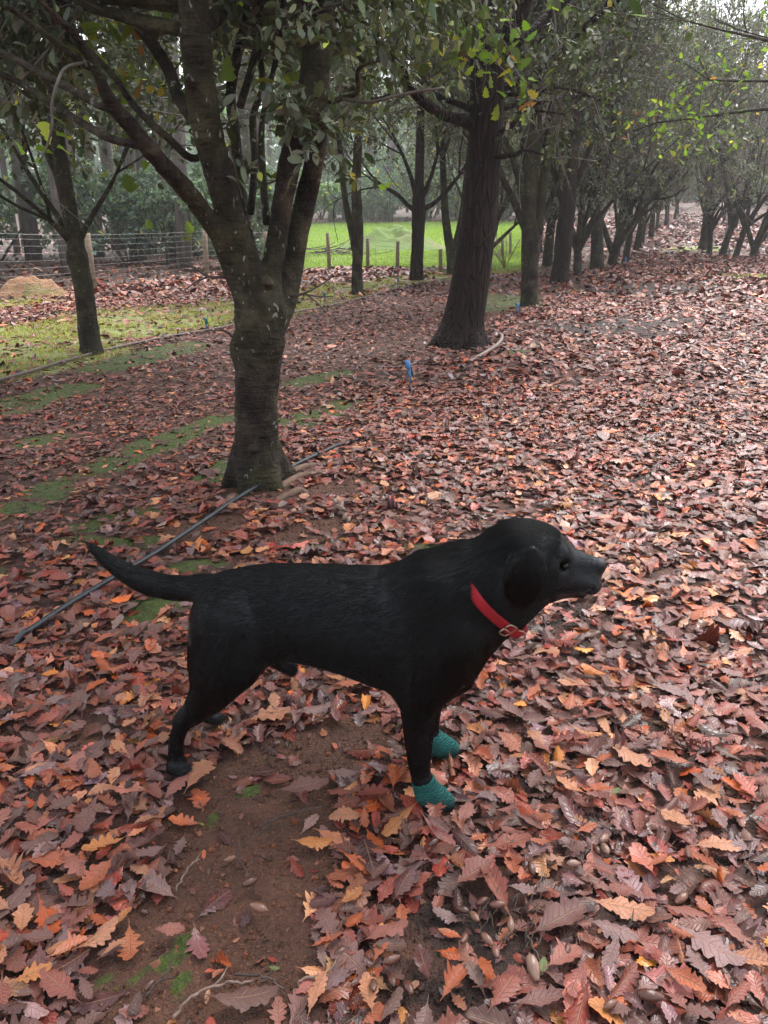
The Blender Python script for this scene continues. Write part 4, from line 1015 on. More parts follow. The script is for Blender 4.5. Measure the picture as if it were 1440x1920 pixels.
SM_A = [
 [(210, 200, 9, YA - .6), (187, 197, 8, YA - .6), (133, 167, 7.5, YA - .55), (67, 133, 7, YA - .5), (0, 97, 6, YA - .45), (-80, 70, 4, YA - .4)],
 [(268, 270, 8, YA - .48), (253, 271, 8, YA - .48), (200, 257, 7.5, YA - .4), (150, 228, 7, YA - .3), (100, 197, 7, YA - .2), (33, 153, 6, YA - .1), (-40, 125, 5, YA)],
 [(168, 125, 7, YA - .68), (160, 121, 7, YA - .68), (110, 83, 6, YA - .75), (57, 43, 5.5, YA - .8), (10, 10, 4, YA - .9)],
 [(440, 310, 7, YA + .5), (400, 285, 6.5, YA + .2), (360, 297, 7, YA - .05), (320, 263, 7, YA - .1), (280, 228, 7, YA - .1), (245, 190, 6, YA - .1), (215, 145, 6, YA - .1), (180, 108, 5.5, YA - .1), (133, 66, 4, YA - .1)],
 [(157, 117, 3, YA - .7), (123, 127, 3, YA - .9), (106, 160, 2.8, YA - 1.), (97, 200, 2.8, YA - 1.), (98, 235, 2.5, YA - 1.), (87, 277, 2, YA - 1.), (74, 303, 1.5, YA - 1.)],
 [(600, 200, 5, YA + .1), (640, 185, 5, YA), (670, 172, 5, YA - .1), (672, 130, 4, YA - .2), (710, 112, 3, YA - .3)],
 [(640, 185, 4, YA), (690, 192, 3.5, YA - .2), (740, 180, 3, YA - .3), (780, 172, 2.5, YA - .3), (830, 165, 2, YA - .3)],
 [(450, 200, 8, YA + .3), (478, 100, 7, YA + .4), (488, 0, 7, YA + .5), (495, -120, 5, YA + .6)],
 [(470, 400, 7, YA + .35), (478, 300, 7, YA + .5), (474, 220, 6.5, YA + .6), (492, 160, 6, YA + .65), (484, 60, 5, YA + .7), (490, -60, 4, YA + .7)],
 [(500, 420, 7, YA + .2), (493, 330, 7, YA + .3), (490, 250, 6, YA + .35), (500, 180, 5, YA + .4), (520, 100, 5, YA + .4), (530, 0, 4, YA + .5)],
 [(425, 520, 3, YA), (390, 518, 2.5, YA - .1), (360, 500, 2, YA - .2), (335, 492, 1.3, YA - .25)],
 [(390, 518, 2, YA - .1), (365, 530, 1.8, YA - .2), (345, 545, 1.2, YA - .3)],
 [(370, 505, 1.8, YA - .15), (345, 508, 1.3, YA - .2), (330, 500, 1, YA - .25)],
 [(545, 555, 4, YA - .02), (570, 550, 2.2, YA - .1), (600, 535, 1.5, YA - .15), (622, 520, 1, YA - .2)],
 [(570, 552, 2, YA - .1), (600, 556, 1.5, YA - .12), (625, 556, 1, YA - .15)],
 [(575, 552, 1.8, YA - .1), (595, 568, 1.4, YA - .12), (612, 585, 1, YA - .15)],
 [(447, 620, 3, YA), (440, 600, 2, YA - .02), (444, 580, 1.3, YA - .05)],
 [(446, 645, 3, YA), (425, 622, 2, YA - .05), (395, 620, 1.5, YA - .1)]]
fa = Field((-2.6, 2.2, -.12), (.35, 5.0, 4.6), .0135)
for k_, (rows, _) in enumerate(LIMBS_A):
    P, r = pixlimb(rows); A.limb(P, r, tube=False); f0 = fa.f; fa.f = np.full_like(f0, 1.0)
    for i in range(len(P) - 1):
        if P[i][2] < 4.55: fa.cone(P[i], P[i + 1], r[i], r[i + 1], 0)
    fa.blend((slice(None),) * 3, f0, .0 if k_ == 0 else .025)
# buttress flare and burrs
base = at(483, 905, YA); base[2] = float(gz(*base[:2]))
for dx, dy, L, rr in ((-.17, -.05, .1, .03), (.13, -.12, .1, .035), (-.05, -.17, .1, .03), (.19, .06, .1, .045), (-.14, .12, .1, .03)):
    fa.cone(base + (dx * .35, dy * .35, .16), base + (dx, dy, -.05), .05, rr, .05)
for (px, py, dY, r) in ((450, 655, -.02, 18), (520, 645, -.02, 11), (500, 640, -.07, 14), (470, 612, -.08, 18), (524, 590, -.02, 12), (458, 500, -.03, 12)):
    q = at(px, py, YA + dY); m = mpp(px, py, YA); fa.ell(q, (r * m, r * m, r * m * 1.5), .04)
for (px, py, dY, r) in ((500, 530, -.10, 11), (357, 158, -.28, 12), (475, 845, -.11, 9)):
    q = at(px, py, YA + dY); m = mpp(px, py, YA); fa.cone(q + (0, .05, 0), q + (0, -.012, .01), r * m, r * m * .9, .012)
v_, q_ = fa.nets()
nr = fa.grad(v_); th = np.arctan2(v_[:, 1] - base[1], v_[:, 0] - base[0])
v_ = v_ + nr * (.010 * (fbm(th * 2.2 + 9, v_[:, 2] * 3.0, 300, 3) - .5) + .006 * (fbm(v_[:, 0] * 30, v_[:, 2] * 40, 310, 2) - .5))[:, None]
trA = build_mesh('trunk', v_, quads=q_)
for k, rows in enumerate(SM_A):
    P, r = pixlimb(rows)
    if rows[0][2] > 4.5 and k not in (4,): A.limbs.append((P, r))
    (A.tr if rows[0][2] > 4.5 else A.tw).add(P, r, 8 if rows[0][2] > 4.5 else 5)
n0 = len(A.limbs)
A.extend(3, (.9, 1.6), .3, 2, (.4, 1.0), ends=[1, 2, 4, 5, 8])
gA = A.g
# extra boughs over the lane and behind, above the frame
for k in range(9):
    st = A.limbs[1][0][-8 - (k % 4) * 2]; a = gA.uniform(.25, .95) * np.pi
    A.limb(curve(gA, st, (math.cos(a), math.sin(a), .25), gA.uniform(1.3, 2.2), 8, .3, .1), np.linspace(.03, .012, 8), 6)
A.twigs(1050, (.35, .85), .006, 17, .052, .0, 1.9, (.3, 1), -.35, .08, 3, 1., .02)
# leafy shoots low on the stems, in front of them
for (px, py, dY, n_) in ((560, 170, -.25, 30), (540, 215, -.25, 40), (575, 215, -.25, 34), (600, 190, -.2, 26), (500, 190, -.1, 22), (480, 165, -.1, 20), (545, 335, -.2, 10), (500, 300, .1, 18), (405, 195, -.3, 8), (415, 330, -.25, 4), (640, 200, .1, 24), (650, 245, .2, 26), (620, 290, .25, 26), (665, 300, .3, 22), (690, 150, .1, 20)):
    c = at(px, py, YA + dY); g_ = A.g
    for k in range(max(1, n_ // 9)):
        C = curve(g_, c + (g_.uniform(-.06, .06), .12, -.08), (g_.uniform(-1, 1), -.5, g_.uniform(-.2, .8)), .28, 5, .5, .1); A.tw.add(C, np.linspace(.003, .0015, 5), 3, cap=False)
        m = min(9, n_); f = g_.uniform(0, 3.99, m); i_ = f.astype(int); q = C[i_] + (C[i_ + 1] - C[i_]) * (f - i_)[:, None]
        A.lv.add(q + g_.standard_normal((m, 3)) * .012, g_.standard_normal((m, 3)) * .8 + (0, -.2, -.5), .058 * np.exp(.2 * g_.standard_normal(m)), green(g_, m, 1.15, .04))
for (px, py, dY, n_, sz, rad) in ((125, 262, -.7, 7, .055, .05), (265, 160, .5, 26, .075, .14), (300, 130, .6, 14, .07, .1), (150, 20, .3, 12, .08, .12), (185, 70, .3, 8, .08, .08), (220, 330, .4, 6, .07, .07), (270, 60, .6, 8, .07, .1), (510, 70, .8, 8, .07, .1), (530, 115, .8, 9, .07, .08), (350, 430, .5, 3, .07, .04), (450, 30, 1., 8, .07, .12)):
    spray(A, at(px, py, YA + dY), n_, sz, (rad, rad, rad), px, (.38, .25, .16, .06, .10, .05))
E_A = A.done('near oak with one mossy trunk dividing at chest height into four dark stems', (M_BARK_A, M_TWIG, M_EVER), loc=base, origin=base, trunk_mesh=trA)
# surface roots beside it
rt = Tubes()
for rows in ([(520, 905, 14), (560, 885, 12), (600, 880, 9), (640, 893, 4)], [(520, 915, 12), (560, 900, 11), (610, 893, 8), (650, 905, 3)], [(440, 930, 14), (432, 945, 12), (436, 960, 6)], [(500, 945, 8), (560, 925, 9), (580, 928, 4)]):
    P = np.array([list(gpt(a, b, .012 if 0 < i < len(rows) - 1 else -.012)) + [r * .0026] for i, (a, b, r) in enumerate(rows)]); P = spline(P, 12); rt.add(P[:, :3] - base, P[:, 3] * .8, 8, wob=.06, rng=gA)
add('surface_roots', rt.mesh('surface_roots'), m_plain('root_bark', (.15, .085, .058), .75, 18, .45, .008), E_A)
print('trees A', time.time() - T0)

# -- the tall furrowed oak
YB = 7.9
B = Tree(2)
P, r = pixlimb([(862, 668, 62, YB), (862, 645, 54, YB), (866, 620, 44, YB), (871, 590, 38, YB), (879, 545, 36, YB), (886, 500, 35, YB), (893, 450, 34, YB), (900, 400, 33, YB), (906, 330, 31.5, YB), (911, 240, 32, YB), (913, 180, 32, YB), (913, 120, 33, YB), (912, 60, 30, YB)], 60)
B.limb(P, r, 40)
me_rows = [([(905, 110, 18, YB), (885, 50, 15, YB), (868, -10, 14, YB), (850, -160, 11, YB), (800, -380, 6, YB)], 10), ([(912, 90, 24, YB + .05), (910, 10, 22, YB + .1), (915, -150, 17, YB + .1), (925, -420, 10, YB + .1)], 12), ([(930, 120, 20, YB), (958, 60, 19, YB - .05), (985, -10, 17, YB - .1), (1020, -180, 12, YB - .2), (1060, -400, 7, YB - .3)], 10),
 ([(950, 100, 9, YB), (985, 70, 8, YB), (1025, 30, 8, YB + .2), (1070, -10, 7, YB + .3), (1140, -90, 5, YB + .4)], 8), ([(940, 165, 9, YB + .1), (985, 145, 8, YB + .2), (1040, 108, 9, YB + .3), (1085, 62, 8, YB + .4), (1130, 20, 6, YB + .4)], 8),
 ([(890, 238, 12, YB), (865, 226, 10.5, YB - .2), (830, 215, 10, YB - .4), (795, 192, 9.5, YB - .6), (770, 165, 9, YB - .7), (752, 130, 8, YB - .8), (730, 100, 6, YB - .9), (690, 60, 4, YB - 1)], 8), ([(775, 170, 6, YB - .7), (745, 175, 5, YB - .75), (710, 185, 4, YB - .8), (660, 190, 2.5, YB - .85)], 6),
 ([(895, 210, 7, YB), (860, 195, 6, YB - .1), (820, 180, 5, YB - .2), (780, 150, 3, YB - .3)], 6), ([(880, 45, 7, YB), (850, 25, 6, YB), (825, 0, 6, YB + .1), (790, -40, 4, YB + .2)], 6),
 ([(930, 250, 6, YB - .1), (960, 235, 5.5, YB - .2), (975, 215, 4, YB - .3), (1010, 208, 3, YB - .4), (1060, 215, 1.5, YB - .5)], 6), ([(930, 295, 5, YB - .15), (965, 290, 5, YB - .3), (985, 282, 3, YB - .4), (1020, 290, 2, YB - .5)], 6),
 ([(935, 205, 6, YB), (980, 195, 5, YB + .1), (1040, 190, 4, YB + .2), (1100, 178, 3, YB + .3)], 6), ([(940, 180, 5, YB - .1), (1000, 172, 4, YB - .2), (1060, 165, 3, YB - .3), (1130, 190, 2, YB - .3)], 6)]
for rows, sd_ in me_rows: B.limb(*pixlimb(rows), sd_)
for a in (.3, 1.4, 2.3, 3.5, 4.4, 5.3):                                               # root flare
    c = B.limbs[0][0][3]; d = np.array([math.cos(a), math.sin(a), 0])
    B.tr.add([c + d * .10 + (0, 0, .22), c + d * .24 + (0, 0, .03), c + d * .46 - (0, 0, .13)], [.11, .10, .05], 12)
B.extend(3, (1.2, 2.2), .25, 1, (.4, 1.0), ends=[1, 2, 3, 5, 6])
B.twigs(150, (.5, 1.2), .007, 0, .1, .02, 1.5, (.4, 1), -.3, 1., 4, spread=1.0, wob=.6)
B.twigs(260, (.4, .9), .006, 14, .060, .0, 1.9, (.5, 1), -.35, .0, 3, 1.0, .04)
cB = at(940, 150, YB - 1.2)
for (px, py, dY, n_, rad) in ((945, 95, -1.4, 10, .12), (960, 60, -1.4, 7, .1), (890, 60, -1.2, 9, .1), (840, 60, -1.2, 4, .1), (935, 140, -1.4, 8, .08), (975, 160, -1.4, 8, .09), (990, 175, -1.4, 4, .05), (900, 90, -1.3, 8, .1), (870, 110, -1.3, 5, .08), (1040, 20, -1., 6, .12), (1150, 10, -.5, 5, .12), (730, 340, -.5, 3, .05)):
    spray(B, at(px, py, YB + dY), n_, .105, (rad * 1.1, rad, rad * .8), px + 7, (.28, .28, .16, .06, .18, .06))
    C = curve(B.g, at(px - 10, py - 30, YB + dY + .2), (.2, -.3, -.4), .45, 6, .6, -.1); B.tw.add(C, np.linspace(.007, .003, 6), 4)
bB = gpt(862, 645); E_B = B.done('tall thick oak with deeply furrowed red brown bark and a flared base', (M_BARK_B, M_TWIG, M_EVER), loc=bB, origin=bB)

def hero(seed, base, Y, rows, label, mats, ext=(3, (.8, 1.6), .3, 2), tw=None, sprays=(), group=None, sides=12, lod=1, trunk_n=0):
    t = Tree(seed)
    for k, rw in enumerate(rows): t.limb(*pixlimb([(a, b, r, Y + (q[0] if q else 0)) for a, b, r, *q in rw]), sides if k == 0 else 8, wob=.03)
    t.extend(*ext)
    for kw in (tw or ()): t.twigs(**kw)
    for (px, py, dY, n_, sz, rad) in sprays: spray(t, at(px, py, Y + dY), n_, sz, (rad,) * 3, px)
    b = gpt(*base); return t.done(label, mats, loc=b, origin=b, group=group, lod=lod)
EV = lambda n, lo, **k: dict(n=n, lo=lo, L=(.4, .95), r=.007, leaf=16, size=.062, up=0., frac=(.2, 1), bare=.1, sub=3, **k)
BARE = lambda n, lo, **k: dict(n=n, lo=lo, L=(.6, 1.3), r=.007, leaf=0, bare=1., sub=4, up=.05, wob=.6, **k)
E_E = hero(3, (172, 665), 7.36, [[(175, 685, 26), (172, 660, 22), (166, 620, 19), (160, 560, 18), (150, 505, 18), (145, 485, 20), (141, 450, 15), (127, 380, 15), (117, 320, 14), (108, 260, 13), (100, 180, 11), (95, 90, 9)],
    [(140, 470, 8), (125, 445, 6), (110, 408, 5), (85, 373, 5), (60, 335, 5), (42, 305, 4)], [(128, 450, 6), (118, 438, 6, -.1), (105, 424, 5.5, -.15), (95, 414, 5, -.2)], [(150, 460, 5), (154, 445, 5), (165, 418, 5), (185, 385, 4.5), (205, 352, 4), (218, 325, 3)], [(125, 390, 9, .1), (108, 330, 8, .2), (92, 290, 8, .2), (80, 240, 6, .2)]],
    'slim oak leaning left beside the far irrigation pipe with a cut stub and knobbly trunk', (M_BARK_C, M_TWIG, M_EVER), tw=[EV(480, 1.75, green_k=.9), BARE(40, 1.3)])
E_C = hero(4, (992, 573), 11.55, [[(993, 585, 22), (992, 570, 18), (993, 530, 15.5), (994, 490, 16.5), (996, 440, 18), (992, 400, 14), (998, 310, 14), (1004, 200, 13), (1008, 100, 10), (1010, 0, 8)], [(990, 440, 9), (975, 405, 7), (960, 370, 6.5), (946, 342, 6), (934, 310, 5)], [(1006, 440, 12), (1014, 380, 10), (1022, 320, 9), (1030, 240, 8), (1040, 150, 6)],
    [(990, 420, 8), (972, 330, 7), (950, 265, 6), (934, 225, 5), (925, 180, 4)], [(1000, 400, 8, .1), (985, 300, 7, .3), (975, 200, 6, .4)], [(1010, 410, 7), (1030, 380, 5), (1045, 340, 4)]],
    'oak of several thin upright stems just behind the thick furrowed oak', (M_BARK_C, M_TWIG, M_EVER), tw=[EV(380, 2.4), BARE(150, 1.6)], ext=(3, (1., 2.), .25, 2))
E_D = hero(5, (1050, 530), 15.5, [[(1050, 538, 22), (1049, 522, 18), (1053, 490, 16), (1057, 450, 16.5), (1065, 380, 15), (1072, 320, 12), (1078, 200, 11), (1085, 100, 9)], [(1066, 375, 7), (1085, 330, 6), (1105, 280, 5), (1120, 240, 4)], [(1060, 400, 6), (1045, 350, 5), (1030, 300, 4)]],
    'straight brown trunked oak leaning slightly right, third thick trunk along the lane', (M_BARK_B, M_TWIG, M_EVER), tw=[EV(330, 2.6), BARE(150, 2.)], ext=(3, (1.2, 2.2), .25, 2))
E_F = hero(6, (670, 551), 13.3, [[(672, 560, 16), (670, 548, 12), (670, 500, 10), (671, 450, 10.5), (670, 400, 10), (668, 340, 9), (672, 260, 8), (675, 150, 6)], [(666, 470, 7), (660, 440, 6), (652, 400, 6), (645, 360, 5.5), (640, 300, 5), (630, 220, 4)]],
    'slender dark oak forking low, standing by the pipe in front of the green paddock', (M_BARK_C, M_TWIG, M_EVER), tw=[EV(430, 1.9, green_k=.95), BARE(60, 1.9)], ext=(3, (1., 2.), .2, 2))
E_G = hero(7, (781, 526), 16.0, [[(782, 535, 18), (781, 522, 13.5), (782, 480, 12), (784, 440, 12), (785, 390, 13), (786, 340, 9), (788, 250, 8), (790, 150, 6)], [(780, 395, 6), (765, 385, 4), (745, 365, 4), (720, 350, 3)], [(788, 395, 6), (815, 380, 4), (840, 355, 4), (860, 330, 3)], [(784, 380, 6), (770, 330, 4), (755, 290, 3)], [(787, 380, 5), (805, 340, 4), (820, 290, 3)]],
    'short straight brown trunk topped by bare twiggy branches left of the thick furrowed oak', (M_BARK_B, M_TWIG, M_EVER), tw=[EV(280, 2.4), BARE(240, 1.9)], ext=(3, (1., 1.8), .2, 2))
E_H = hero(8, (848, 518), 17.3, [[(848, 526, 13), (847, 505, 9.5), (845, 470, 9), (838, 430, 8), (834, 390, 7), (830, 300, 6)], [(850, 470, 6), (858, 440, 5.5), (866, 400, 5), (872, 340, 4)]],
    'small forked oak half hidden behind the left side of the thick furrowed oak', (M_BARK_C, M_TWIG, M_EVER), tw=[EV(260, 2.4), BARE(90, 2.)], ext=(3, (1., 1.8), .2, 2))
print('trees hero', time.time() - T0)

# -- trees standing in rows farther off: a few kinds, each copied
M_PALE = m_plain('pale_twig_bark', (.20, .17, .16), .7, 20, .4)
def proto(seed, H, r0, fork, nst, spread, ev=None, bare=None, lean=.0, ext=(3, (1., 1.8), .25, 2), mats=None, lod=1, name='oak_tree', sides=9):
    t = Tree(seed); g = t.g
    trunk = curve(g, (0, 0, -.15), (lean, 0, 1), fork + .15, 7, .12, .2); t.limb(trunk, np.array([1.45, 1.12, 1.0, .96, .92, .92, .95]) * r0, sides, wob=.03)
    for k in range(nst):
        a = 2 * np.pi * (k + g.uniform(-.25, .25)) / nst; d = (math.cos(a) * spread, math.sin(a) * spread, 1.)
        C = curve(g, trunk[-1 - (k % 2)], d, H * g.uniform(.38, .5), 9, .3, .25); t.limb(C, np.linspace(r0 * .62, r0 * .22, 9), 7)
    t.extend(*ext)
    for kw in (ev, bare):
        if kw: t.twigs(**kw)
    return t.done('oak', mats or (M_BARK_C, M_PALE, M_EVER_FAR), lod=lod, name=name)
EV2 = lambda n, lo, **k: dict(n=n, lo=lo, L=(.5, 1.2), r=.008, leaf=13, size=.085, up=0., frac=(.15, 1), bare=.1, sub=3, **k)
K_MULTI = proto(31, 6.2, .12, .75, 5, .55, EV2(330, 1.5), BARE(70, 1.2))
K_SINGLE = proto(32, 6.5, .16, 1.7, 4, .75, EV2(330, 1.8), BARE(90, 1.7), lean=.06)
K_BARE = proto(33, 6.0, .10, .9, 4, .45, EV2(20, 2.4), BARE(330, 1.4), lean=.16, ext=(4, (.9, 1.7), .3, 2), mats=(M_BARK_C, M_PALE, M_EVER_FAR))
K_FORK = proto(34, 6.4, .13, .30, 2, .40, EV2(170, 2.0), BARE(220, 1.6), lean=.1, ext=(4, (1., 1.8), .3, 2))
used = set()
def row_tree(kind, x, y, rot, s_, label, group=None):
    z = float(gz(x, y)) - .02
    if kind.name not in used:
        used.add(kind.name); kind.location = (x, y, z); kind.rotation_euler = (0, 0, rot); kind.scale = (s_,) * 3 if isinstance(s_, (int, float)) else s_; kind['label'] = label
        if group: kind['group'] = group
        return kind
    return copy_thing(kind, (x, y, z), rot, s_, label, group)
def at_ground(px, py): q = gpt(px, py); return q[0], q[1]
ROW = [(K_MULTI, (1082, 516), 1.2, .8, 'thin pale stemmed oak opening like a vase right of the straight leaning oak'),
       (K_SINGLE, (1120, 505), 2.0, .95, 'dark single trunk oak left of the tangled dark clump along the lane'),
       (K_FORK, (1146, 497), .5, 1.0, 'tangled dark oak clump at the far left edge of the lane'),
       (K_MULTI, (1172, 494), 3.7, (.75, .75, 1.), 'dark many stemmed oak leaning over the lane, last clear one in its row'),
       (K_SINGLE, (1026, 500), 4.4, .75, 'thin dark trunk seen behind between the upright stemmed oak and the leaning oak'),
       (K_FORK, (1410, 484), .2, .95, 'nearest dark forked oak at the right edge of the lane'),
       (K_BARE, (1377, 482), 5.9, .9, 'slim bare stem next to the forked oak at the right edge'),
       (K_BARE, (1352, 480), .3, 1.05, 'leaning bare dark stem, third from the right edge of the lane'),
       (K_BARE, (1330, 477), 4.2, .9, 'close pair like bare stem, fourth from the right edge of the lane'),
       (K_SINGLE, (1317, 462), 1.0, .8, 'far small dark trunk at the inner end of the right hand row')]
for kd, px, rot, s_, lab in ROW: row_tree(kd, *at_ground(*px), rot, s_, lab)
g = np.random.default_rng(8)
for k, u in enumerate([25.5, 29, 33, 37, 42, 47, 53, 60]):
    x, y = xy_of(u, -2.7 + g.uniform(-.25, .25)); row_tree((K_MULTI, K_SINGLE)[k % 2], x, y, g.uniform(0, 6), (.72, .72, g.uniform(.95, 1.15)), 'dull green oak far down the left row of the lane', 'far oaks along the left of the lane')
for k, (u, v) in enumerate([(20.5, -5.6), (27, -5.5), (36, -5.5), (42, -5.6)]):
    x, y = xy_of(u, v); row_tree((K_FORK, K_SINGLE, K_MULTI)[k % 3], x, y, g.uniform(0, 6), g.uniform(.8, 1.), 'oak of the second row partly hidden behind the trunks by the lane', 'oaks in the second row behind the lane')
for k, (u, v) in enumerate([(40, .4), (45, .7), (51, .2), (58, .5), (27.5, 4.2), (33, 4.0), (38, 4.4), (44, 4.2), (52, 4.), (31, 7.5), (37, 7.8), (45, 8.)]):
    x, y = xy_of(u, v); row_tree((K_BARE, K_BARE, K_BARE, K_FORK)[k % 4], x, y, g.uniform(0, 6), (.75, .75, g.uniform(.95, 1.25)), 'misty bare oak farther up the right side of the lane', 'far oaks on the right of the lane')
# a tree just outside the right edge whose boughs hang into view
t = Tree(41)
X0, Y0 = 7.6, 11.6; z0 = float(gz(X0, Y0))
t.limb(curve(t.g, (X0, Y0, z0 - .1), (0, 0, 1), 2.1, 7, .1, .2), np.linspace(.24, .18, 7), 12)
P0_ = t.limbs[0][0][-1]
for (px, py, Y) in ((1330, 150, 10.5), (1290, 40, 10.), (1400, 60, 11.), (1230, 230, 10.2)):
    q = at(px, py, Y); C = spline([P0_, P0_ * .5 + q * .5 + (0, 0, .35), q], 10); t.limb(C, np.linspace(.05, .008, 10), 8)
for k in range(4): t.limb(curve(t.g, P0_, (t.g.uniform(-.4, 1), t.g.uniform(-.6, .6), 1), 2.5, 9, .3, .2), np.linspace(.11, .03, 9), 8)
t.extend(3, (.4, .8), .2, 1)
t.twigs(110, (.4, .9), .006, 0, .1, 0, 1.5, (.45, 1), -.3, 1., 3, wob=.5)
for (px, py, Y, n_, rad) in ((1280, 225, 10.1, 60, .26), (1240, 200, 10.2, 26, .2), (1330, 190, 10.4, 34, .22), (1300, 265, 10.1, 26, .2), (1250, 120, 10., 16, .25), (1400, 90, 11., 26, .3), (1370, 270, 10.6, 16, .18), (1290, 285, 10.2, 10, .12), (1420, 40, 11., 16, .25), (1180, 240, 10.2, 10, .12), (1350, 130, 10.6, 20, .25)):
    spray(t, at(px, py, Y), int(n_ * .8), .072, (rad * 1.3, rad, rad * .55), px + 3, (.38, .32, .14, .05, .09, .02))
t.done('oak outside the right edge hanging yellow green leafy boughs over the lane', (M_BARK_C, M_TWIG, M_EVER), loc=(X0, Y0, z0), origin=(X0, Y0, z0))
print('rows', time.time() - T0)

# -- woodland beyond the fence
def gum(seed, H, r):
    t = Tree(seed); g = t.g
    C = curve(g, (0, 0, -.2), (g.uniform(-.06, .06), g.uniform(-.06, .06), 1), H, 12, .14, .3); t.limb(C, np.linspace(r * 1.25, r * .35, 12), 9, wob=.04)
    for k in range(9):
        i = int(g.integers(6, 11)); a = g.uniform(0, 6.28); t.limb(curve(g, C[i], (math.cos(a), math.sin(a), .7), g.uniform(1.2, 2.6), 6, .3, .2), np.linspace(r * .3, r * .08, 6), 5)
    t.limbs = t.limbs[1:]
    t.twigs(46, (.6, 1.4), .01, 9, .22, .0, 1., (.3, 1), -.6, .0, 2)
    t.limbs = [(C[2:9], np.linspace(r, r * .6, 7))]
    t.twigs(16, (.7, 1.8), .012, 5, .2, -.1, .8, (.1, 1), -.6, .5, 3, wob=.5)
    return t.done('gum', (M_BARK_G, M_TWIG, M_GUM), name='gum_tree', lod=3)
def wattle(seed, H):
    t = Tree(seed); g = t.g
    for k in range(6):
        a = g.uniform(0, 6.28); t.limb(curve(g, (0, 0, -.1), (math.cos(a) * .6, math.sin(a) * .6, 1), H * g.uniform(.6, 1), 8, .3, .1), np.linspace(.035, .01, 8), 5)
    t.twigs(75, (.4, .9), .007, 15, .13, 0., .25, (.2, 1), -.2, .0, 3)
    e = t.done('wattle', (M_TWIG, M_TWIG, M_GUM), name='wattle_shrub', cat='shrub', lod=3); e.children[0].name = 'stems'; return e
GUMS = [gum(51, 13, .17), gum(52, 15, .24), gum(53, 11, .11)]; WAT = [wattle(61, 2.6), wattle(62, 3.4)]
g = np.random.default_rng(12)
def wood_at(n, a0, a1, r0, r1, kinds, label, group, smin=.8, smax=1.2, mind=1.2, vmax=-10.6):
    pts_ = []; t_ = 0
    while len(pts_) < n and t_ < n * 40:
        t_ += 1
        a = R(g.uniform(a0, a1)); r = g.uniform(r0, r1); x, y = r * math.sin(a), r * math.cos(a); u, v = uv_of(x, y)
        if v > vmax and r < 50: continue
        if any(math.hypot(x - q[0], y - q[1]) < mind for q in pts_): continue
        pts_.append((x, y)); row_tree(kinds[int(g.integers(len(kinds)))], x, y, g.uniform(0, 6.28), g.uniform(smin, smax), label, group)
wood_at(36, -38, -7.5, 17, 36, GUMS, 'dark trunked gum tree in the wood behind the wire fence', 'gum trees behind the wire fence')
wood_at(20, -38, -8, 15.5, 32, WAT, 'blue green wattle shrub among the trunks behind the wire fence', 'wattle shrubs behind the wire fence', .6, 1.2)
wood_at(44, -12, 12, 53, 74, GUMS, 'far gum tree at the back of the green paddock', 'gum trees at the back of the paddock', .8, 1.15, 2., 99)
wood_at(26, -11, 11, 51, 60, WAT, 'pale green shrub along the back edge of the paddock', 'shrubs at the back of the paddock', .9, 1.5, 2., 99)
wood_at(16, 14, 34, 66, 92, GUMS, 'misty gum tree closing the far end of the lane', 'gum trees beyond the far end of the lane', .7, 1.0, 2.5, 99)
wood_at(9, 13, 30, 70, 84, WAT, 'misty shrub at the far end of the lane', 'shrubs at the far end of the lane', 1., 1.8, 2.5, 99)
# far wood that reads as one mass
lv = Leaves(); n = 30000
a = g.uniform(R(-50), R(50), n); r = g.uniform(92, 120, n); hh = (9 + 6 * fbm(a * 14, r * .03, 91, 3)) * (1 - .65 * np.exp(-((np.degrees(a) - 21) / 4.5) ** 2)) * g.uniform(0, 1, n) ** .8
x, y = r * np.sin(a), r * np.cos(a)
lv.add(np.stack([x, y, gz(x, y) + hh], 1), g.standard_normal((n, 3)), np.full(n, 1.3), green(g, n, 1., 0))
fw = add('distant_wood', lv.mesh('distant_wood', g, 3), M_GUM); tag(fw, 'pale misty mass of distant woodland behind everything', 'woodland', kind='stuff')
print('wood', time.time() - T0)

# ------------------------------------------------------------------ fence
M_POST = m_plain('weathered_post', (.23, .17, .115), .8, 14, .35, .006); M_WIRE = m_plain('galvanised_wire', (.26, .26, .26), .5, 50, .15, 0, .5, .6)
FP = [(-260, 592, -268, 432), (-40, 570, -50, 432), (177, 548, 163, 437), (388, 521, 383, 431), (500, 512, 498, 434), (618, 508, 614, 437), (690, 503, 689, 446), (745, 506, 746, 452), (826, 513, 826, 467), (905, 503, 906, 460), (942, 484, 942, 441), (957, 478, 957, 436)]
fb = gpt(388, 521); fence = empty('wire_fence', fb); tag(fence, 'wire mesh stock fence on timber posts running in front of the wood and paddock', 'fence')
pl = []
for (x0, y0, x1, y1) in FP:
    p0 = gpt(x0, y0); p1 = at(x1, y1, p0[1]); tb = Tubes(); rr = .055 if x0 < 450 else .042
    tb.add([p0 - (0, 0, .3) - fb, p0 * .6 + p1 * .4 - fb, p1 - fb], [rr * 1.05, rr, rr * .95], 10, wob=.02, rng=g); add('post', tb.mesh('post'), M_POST, fence); pl.append((p0, p1))
tb = Tubes()
